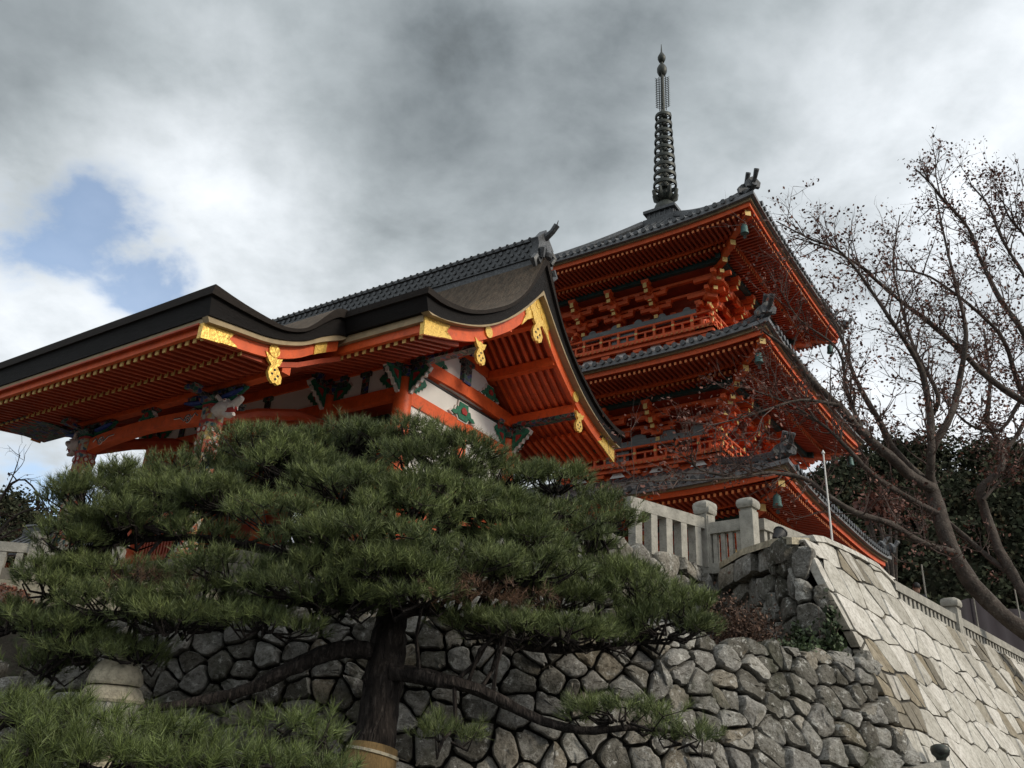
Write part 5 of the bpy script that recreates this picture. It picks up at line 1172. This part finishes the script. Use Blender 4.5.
limbs = [
    ([(1075, 668, 17), (1040, 642, 15), (1000, 612, 14), (966, 575, 14), (946, 535, 14), (933, 495, 14), (929, 478, 12)], (19.5, 18.8)),
    ([(931, 488, 11), (909, 475, 10), (895, 461, 9.5), (863, 433, 8.5), (838, 405, 7.5), (812, 381, 6), (789, 351, 4), (762, 330, 2.2)], (18.8, 17.6)),
    ([(931, 488, 8), (895, 450, 6), (881, 424, 5.5), (856, 380, 4.5), (840, 335, 3.5), (822, 300, 2)], (18.8, 19.4)),
    ([(930, 484, 9), (931, 450, 8), (930, 415, 7), (922, 372, 5.5), (905, 341, 4.5), (888, 316, 4), (877, 299, 3.5), (842, 253, 2.6), (810, 239, 2), (776, 221, 1.2)], (18.8, 17.8)),
    ([(931, 450, 7.5), (951, 415, 7), (958, 387, 6), (966, 335, 4.5), (957, 290, 3.3), (945, 240, 2.2), (935, 190, 1.4)], (18.8, 20)),
    ([(938, 514, 6), (898, 492, 5.5), (873, 475, 5), (849, 450, 4), (828, 429, 3), (800, 410, 2.2), (775, 398, 1.4), (735, 385, 1)], (18.8, 17.4)),
    ([(953, 552, 7), (922, 543, 6.5), (891, 524, 6), (856, 513, 5.5), (828, 496, 5), (803, 478, 4.2), (768, 473, 3.5), (740, 477, 3), (700, 470, 2.2), (690, 455, 1.4)], (18.8, 16.8)),
    ([(740, 477, 2.5), (700, 480, 1.8), (650, 481, 1.3), (612, 484, .8)], (17.2, 16.6)),
    ([(930, 420, 5), (938, 395, 4), (915, 350, 3.2), (900, 300, 2.4), (893, 262, 1.8), (900, 215, 1.1)], (18.8, 19.8)),
    ([(863, 433, 5), (848, 395, 3.5), (838, 350, 2.5), (800, 320, 1.6), (780, 290, 1)], (18.5, 18)),
    ([(838, 405, 4), (800, 400, 2.4), (760, 412, 1.8), (715, 425, 1)], (17.9, 17.2))]
maple, tips = broadleaf('maple_tree', 'nearly bare maple leaning left from the right edge, its dark limbs crossing the pagoda roofs', (px(1060, 660, 19)[0]+.9, 19.6, 0.0), limbs, None, 3, 5200, 1.0, 4.0, leaf_size=.075)
b = MB(); q = px(1075, 668, 19.5)-np.array(maple.location); rough_tube(b, [np.array((0, 0, 0)), q*.5+np.array((.3, 0, 0)), q], [.36, .30, .25], 10, .05); b.build('trunk', 'maple_bark', maple, smooth=70)
limbs = [
    ([(1130, 430, 7), (1060, 418, 7), (1021, 400, 7), (986, 376, 6), (958, 348, 5.5), (930, 323, 5), (902, 302, 4.2), (877, 281, 3.5), (856, 263, 2.8), (828, 249, 2), (790, 236, 1.1)], (20.5, 18.5)),
    ([(1080, 440, 6), (1050, 390, 6), (1024, 334, 5.5), (1000, 299, 5), (982, 263, 4), (968, 228, 3.2), (947, 204, 2.6), (930, 183, 2), (914, 168, 1.2)], (20.5, 20)),
    ([(1050, 430, 5), (1021, 390, 4.5), (1004, 341, 4), (979, 313, 3.4), (947, 288, 2.6), (923, 274, 2.2), (888, 270, 1.4), (860, 280, 1)], (20.5, 19.5)),
    ([(1060, 330, 4), (1024, 275, 3.4), (1000, 235, 2.6), (988, 205, 2), (968, 182, 1.2)], (20.5, 20.8)),
    ([(1040, 250, 3), (1015, 225, 2.4), (1005, 208, 1.8), (1002, 190, 1)], (20.5, 20.5)),
    ([(1021, 400, 4), (1000, 430, 3), (970, 425, 2.4), (945, 400, 1.6)], (20.3, 20))]
m2, _t = broadleaf('maple_tree', 'maple whose fine upper branches reach in from the right edge against the sky', (17.5, 20.6, 0.0), limbs, None, 5, 6000, 1.15, 4.2, leaf_size=.08)
b = MB(); o_ = np.array(m2.location)
for q_ in ((1130, 430, 7), (1080, 440, 6), (1050, 430, 5), (1060, 330, 4), (1040, 250, 3)):
    e = px(q_[0], q_[1], 20.5)-o_; rough_tube(b, [np.array((0, 0, 5.0)), np.array((e[0]*.45, e[1]*.5, 5.0+(e[2]-5.0)*.65)), e], [.16, .13, .1], 7, .05)
rough_tube(b, [np.array((0, 0, 0)), np.array((.1, 0, 2.5)), np.array((0, 0, 5.1))], [.34, .28, .22], 10, .05); b.build('trunk', 'maple_bark', m2, smooth=70)
limbs = [
    ([(1075, 690, 12), (1045, 632, 11), (1024, 594, 10), (1000, 552, 9), (986, 513, 8), (981, 489, 7.5), (1000, 470, 6.5), (1000, 445, 5.5), (987, 419, 4), (990, 380, 3), (984, 330, 2)], (23, 24)),
    ([(1006, 572, 5), (979, 549, 4.5), (951, 524, 3.5), (935, 510, 2)], (23.2, 23.6)),
    ([(1000, 458, 4.5), (1020, 430, 4), (1035, 390, 3), (1030, 345, 2)], (23.8, 24)),
    ([(983, 500, 3), (1010, 470, 2.4), (1030, 455, 1.6)], (23.6, 23))]
m3, _t = broadleaf('maple_tree', 'pale crooked trunk standing behind the leaning maple at the right edge', (px(1090, 720, 23)[0], 23.0, 5.12), limbs, None, 8, 2500, 1.0, 2.6, leaf_size=.085)
for i, (x, y, z, n, l) in enumerate(((22, 66, 14, 700, 'small red leaved maple on the hillside beside the pagoda corner'),)):
    c = px(880, 508, 58.0); t = thing('red_maple', l, 'tree', (c[0], c[1], 5.0)); hh = c[2]-5.0; b = MB(); b.tube([(0, 0, 0), (.2, 0, hh*.5), (0, .1, hh)], [.35, .25, .08], 7)
    for k in range(9): a = k*.7; b.tube([(.1, 0, hh*.5), (.9*math.cos(a), .8*math.sin(a), hh*.9), (1.4*math.cos(a), 1.2*math.sin(a), hh+.3*(k % 3))], [.14, .08, .02], 5)
    b.build('trunk', 'maple_bark', t, smooth=60); d = norm(rng.normal(size=(700, 3)))*np.array((1.9, 1.7, 1.3))*rng.uniform(.4, 1.0, (700, 1)); V, F = leaf_cards(d+np.array((0, 0, hh)), .32, .5, .8); npmesh('crown', V, F, 'maple_leaf', t)
# thin bare tree at the far left edge
limbs = [([(-40, 640, 5), (-20, 560, 4), (0, 500, 2.6), (25, 480, 1.6), (55, 520, .8)], (21, 21.5)), ([(-20, 560, 3.4), (10, 520, 2.2), (38, 508, 1.4), (60, 512, .8)], (21, 21)), ([(-5, 510, 2), (12, 478, 1.2), (20, 455, .7)], (21, 21)), ([(-15, 550, 2.5), (15, 530, 1.6), (45, 526, .9)], (21, 22))]
broadleaf('bare_tree', 'thin leafless tree with fine twigs at the far left edge against the sky', (px(-50, 690, 21)[0], 21, 4.0), limbs, None, 9, 60, .6, 2.2, depth=1)

# ------------------------------------------------------------------ shrubs and hedge
def shrub(name, label, p, rad, n, size, m, twm='twig', nt_=40, flat=.0, lumps=9, cat='shrub'):
    t = thing(name, label, cat, (p[0], p[1], p[2])); b = MB(); PV = []
    for _ in range(nt_):
        d = norm(rng.normal(size=3)); d[2] = abs(d[2]); e = d*np.array(rad)*rng.uniform(.7, 1.05); b.tube([(0, 0, 0), e*.5+rng.normal(size=3)*.05, e], [.012, .008, .003], 4, caps=False)
    b.build('stems', twm, t)
    for _ in range(lumps):
        c = norm(rng.normal(size=3)); c[2] = abs(c[2]); c = c*np.array(rad)*rng.uniform(.3, .8); k = n//lumps; PV.append(c+rng.normal(size=(k, 3))*np.array(rad)*.22)
    P = np.concatenate(PV); P[:, 2] = np.maximum(P[:, 2], .0); V, F = leaf_cards(P, size, .4, .7); npmesh('leaves', V, F, m, t); return t
def on_ledge(x, y, z=3.42): r = ray(x, y); return EYE+r*((z-1.6)/r[2])
c = px(748, 634, 12.1); shrub('shrub', 'brown wintry shrub on the ledge under the stone fence', (c[0], c[1], 3.2), (.66, .5, .82), 5200, .045, 'shrub_brown', nt_=90, lumps=14)
c = px(785, 640, 11.7); shrub('shrub', 'low green ground shrub on the ledge right of the brown shrub', (c[0]+.0, c[1], 3.2), (.75, .35, .24), 2200, .045, 'shrub_green', nt_=30)
c = px(826, 640, 11.75); shrub('shrub', 'dark leafy sapling growing from the wall corner against the pale granite', (c[0], c[1], 3.22), (.26, .2, .75), 700, .075, 'shrub_green', nt_=24, lumps=7)
c = px(795, 612, 12.0); shrub('shrub', 'small dark tuft of leaves between the brown shrub and the sapling', (c[0], c[1], 3.35), (.22, .2, .35), 350, .06, 'shrub_green', nt_=14, lumps=5)
c = px(-2, 655, 11.6); t = thing('hedge', 'clipped red brown rounded hedge at the left edge below the stone fence', 'hedge', (c[0]-.25, c[1], 2.25))
d = norm(rng.normal(size=(9000, 3))); d[:, 2] = np.abs(d[:, 2]); P = d*np.array((.95, .8, 1.35))*rng.uniform(.86, 1.0, (9000, 1)); V, F = leaf_cards(P, .06, .4, .6); npmesh('leaves', V, F, 'hedge_red', t)
b = MB(); b.lathe([(.9, 0), (.86, .5), (.65, .95), (.35, 1.2), (.02, 1.28)], n=16); b.v = [(x, y*.84, z) for x, y, z in b.v]; b.build('inner_twigs', 'twig', t)
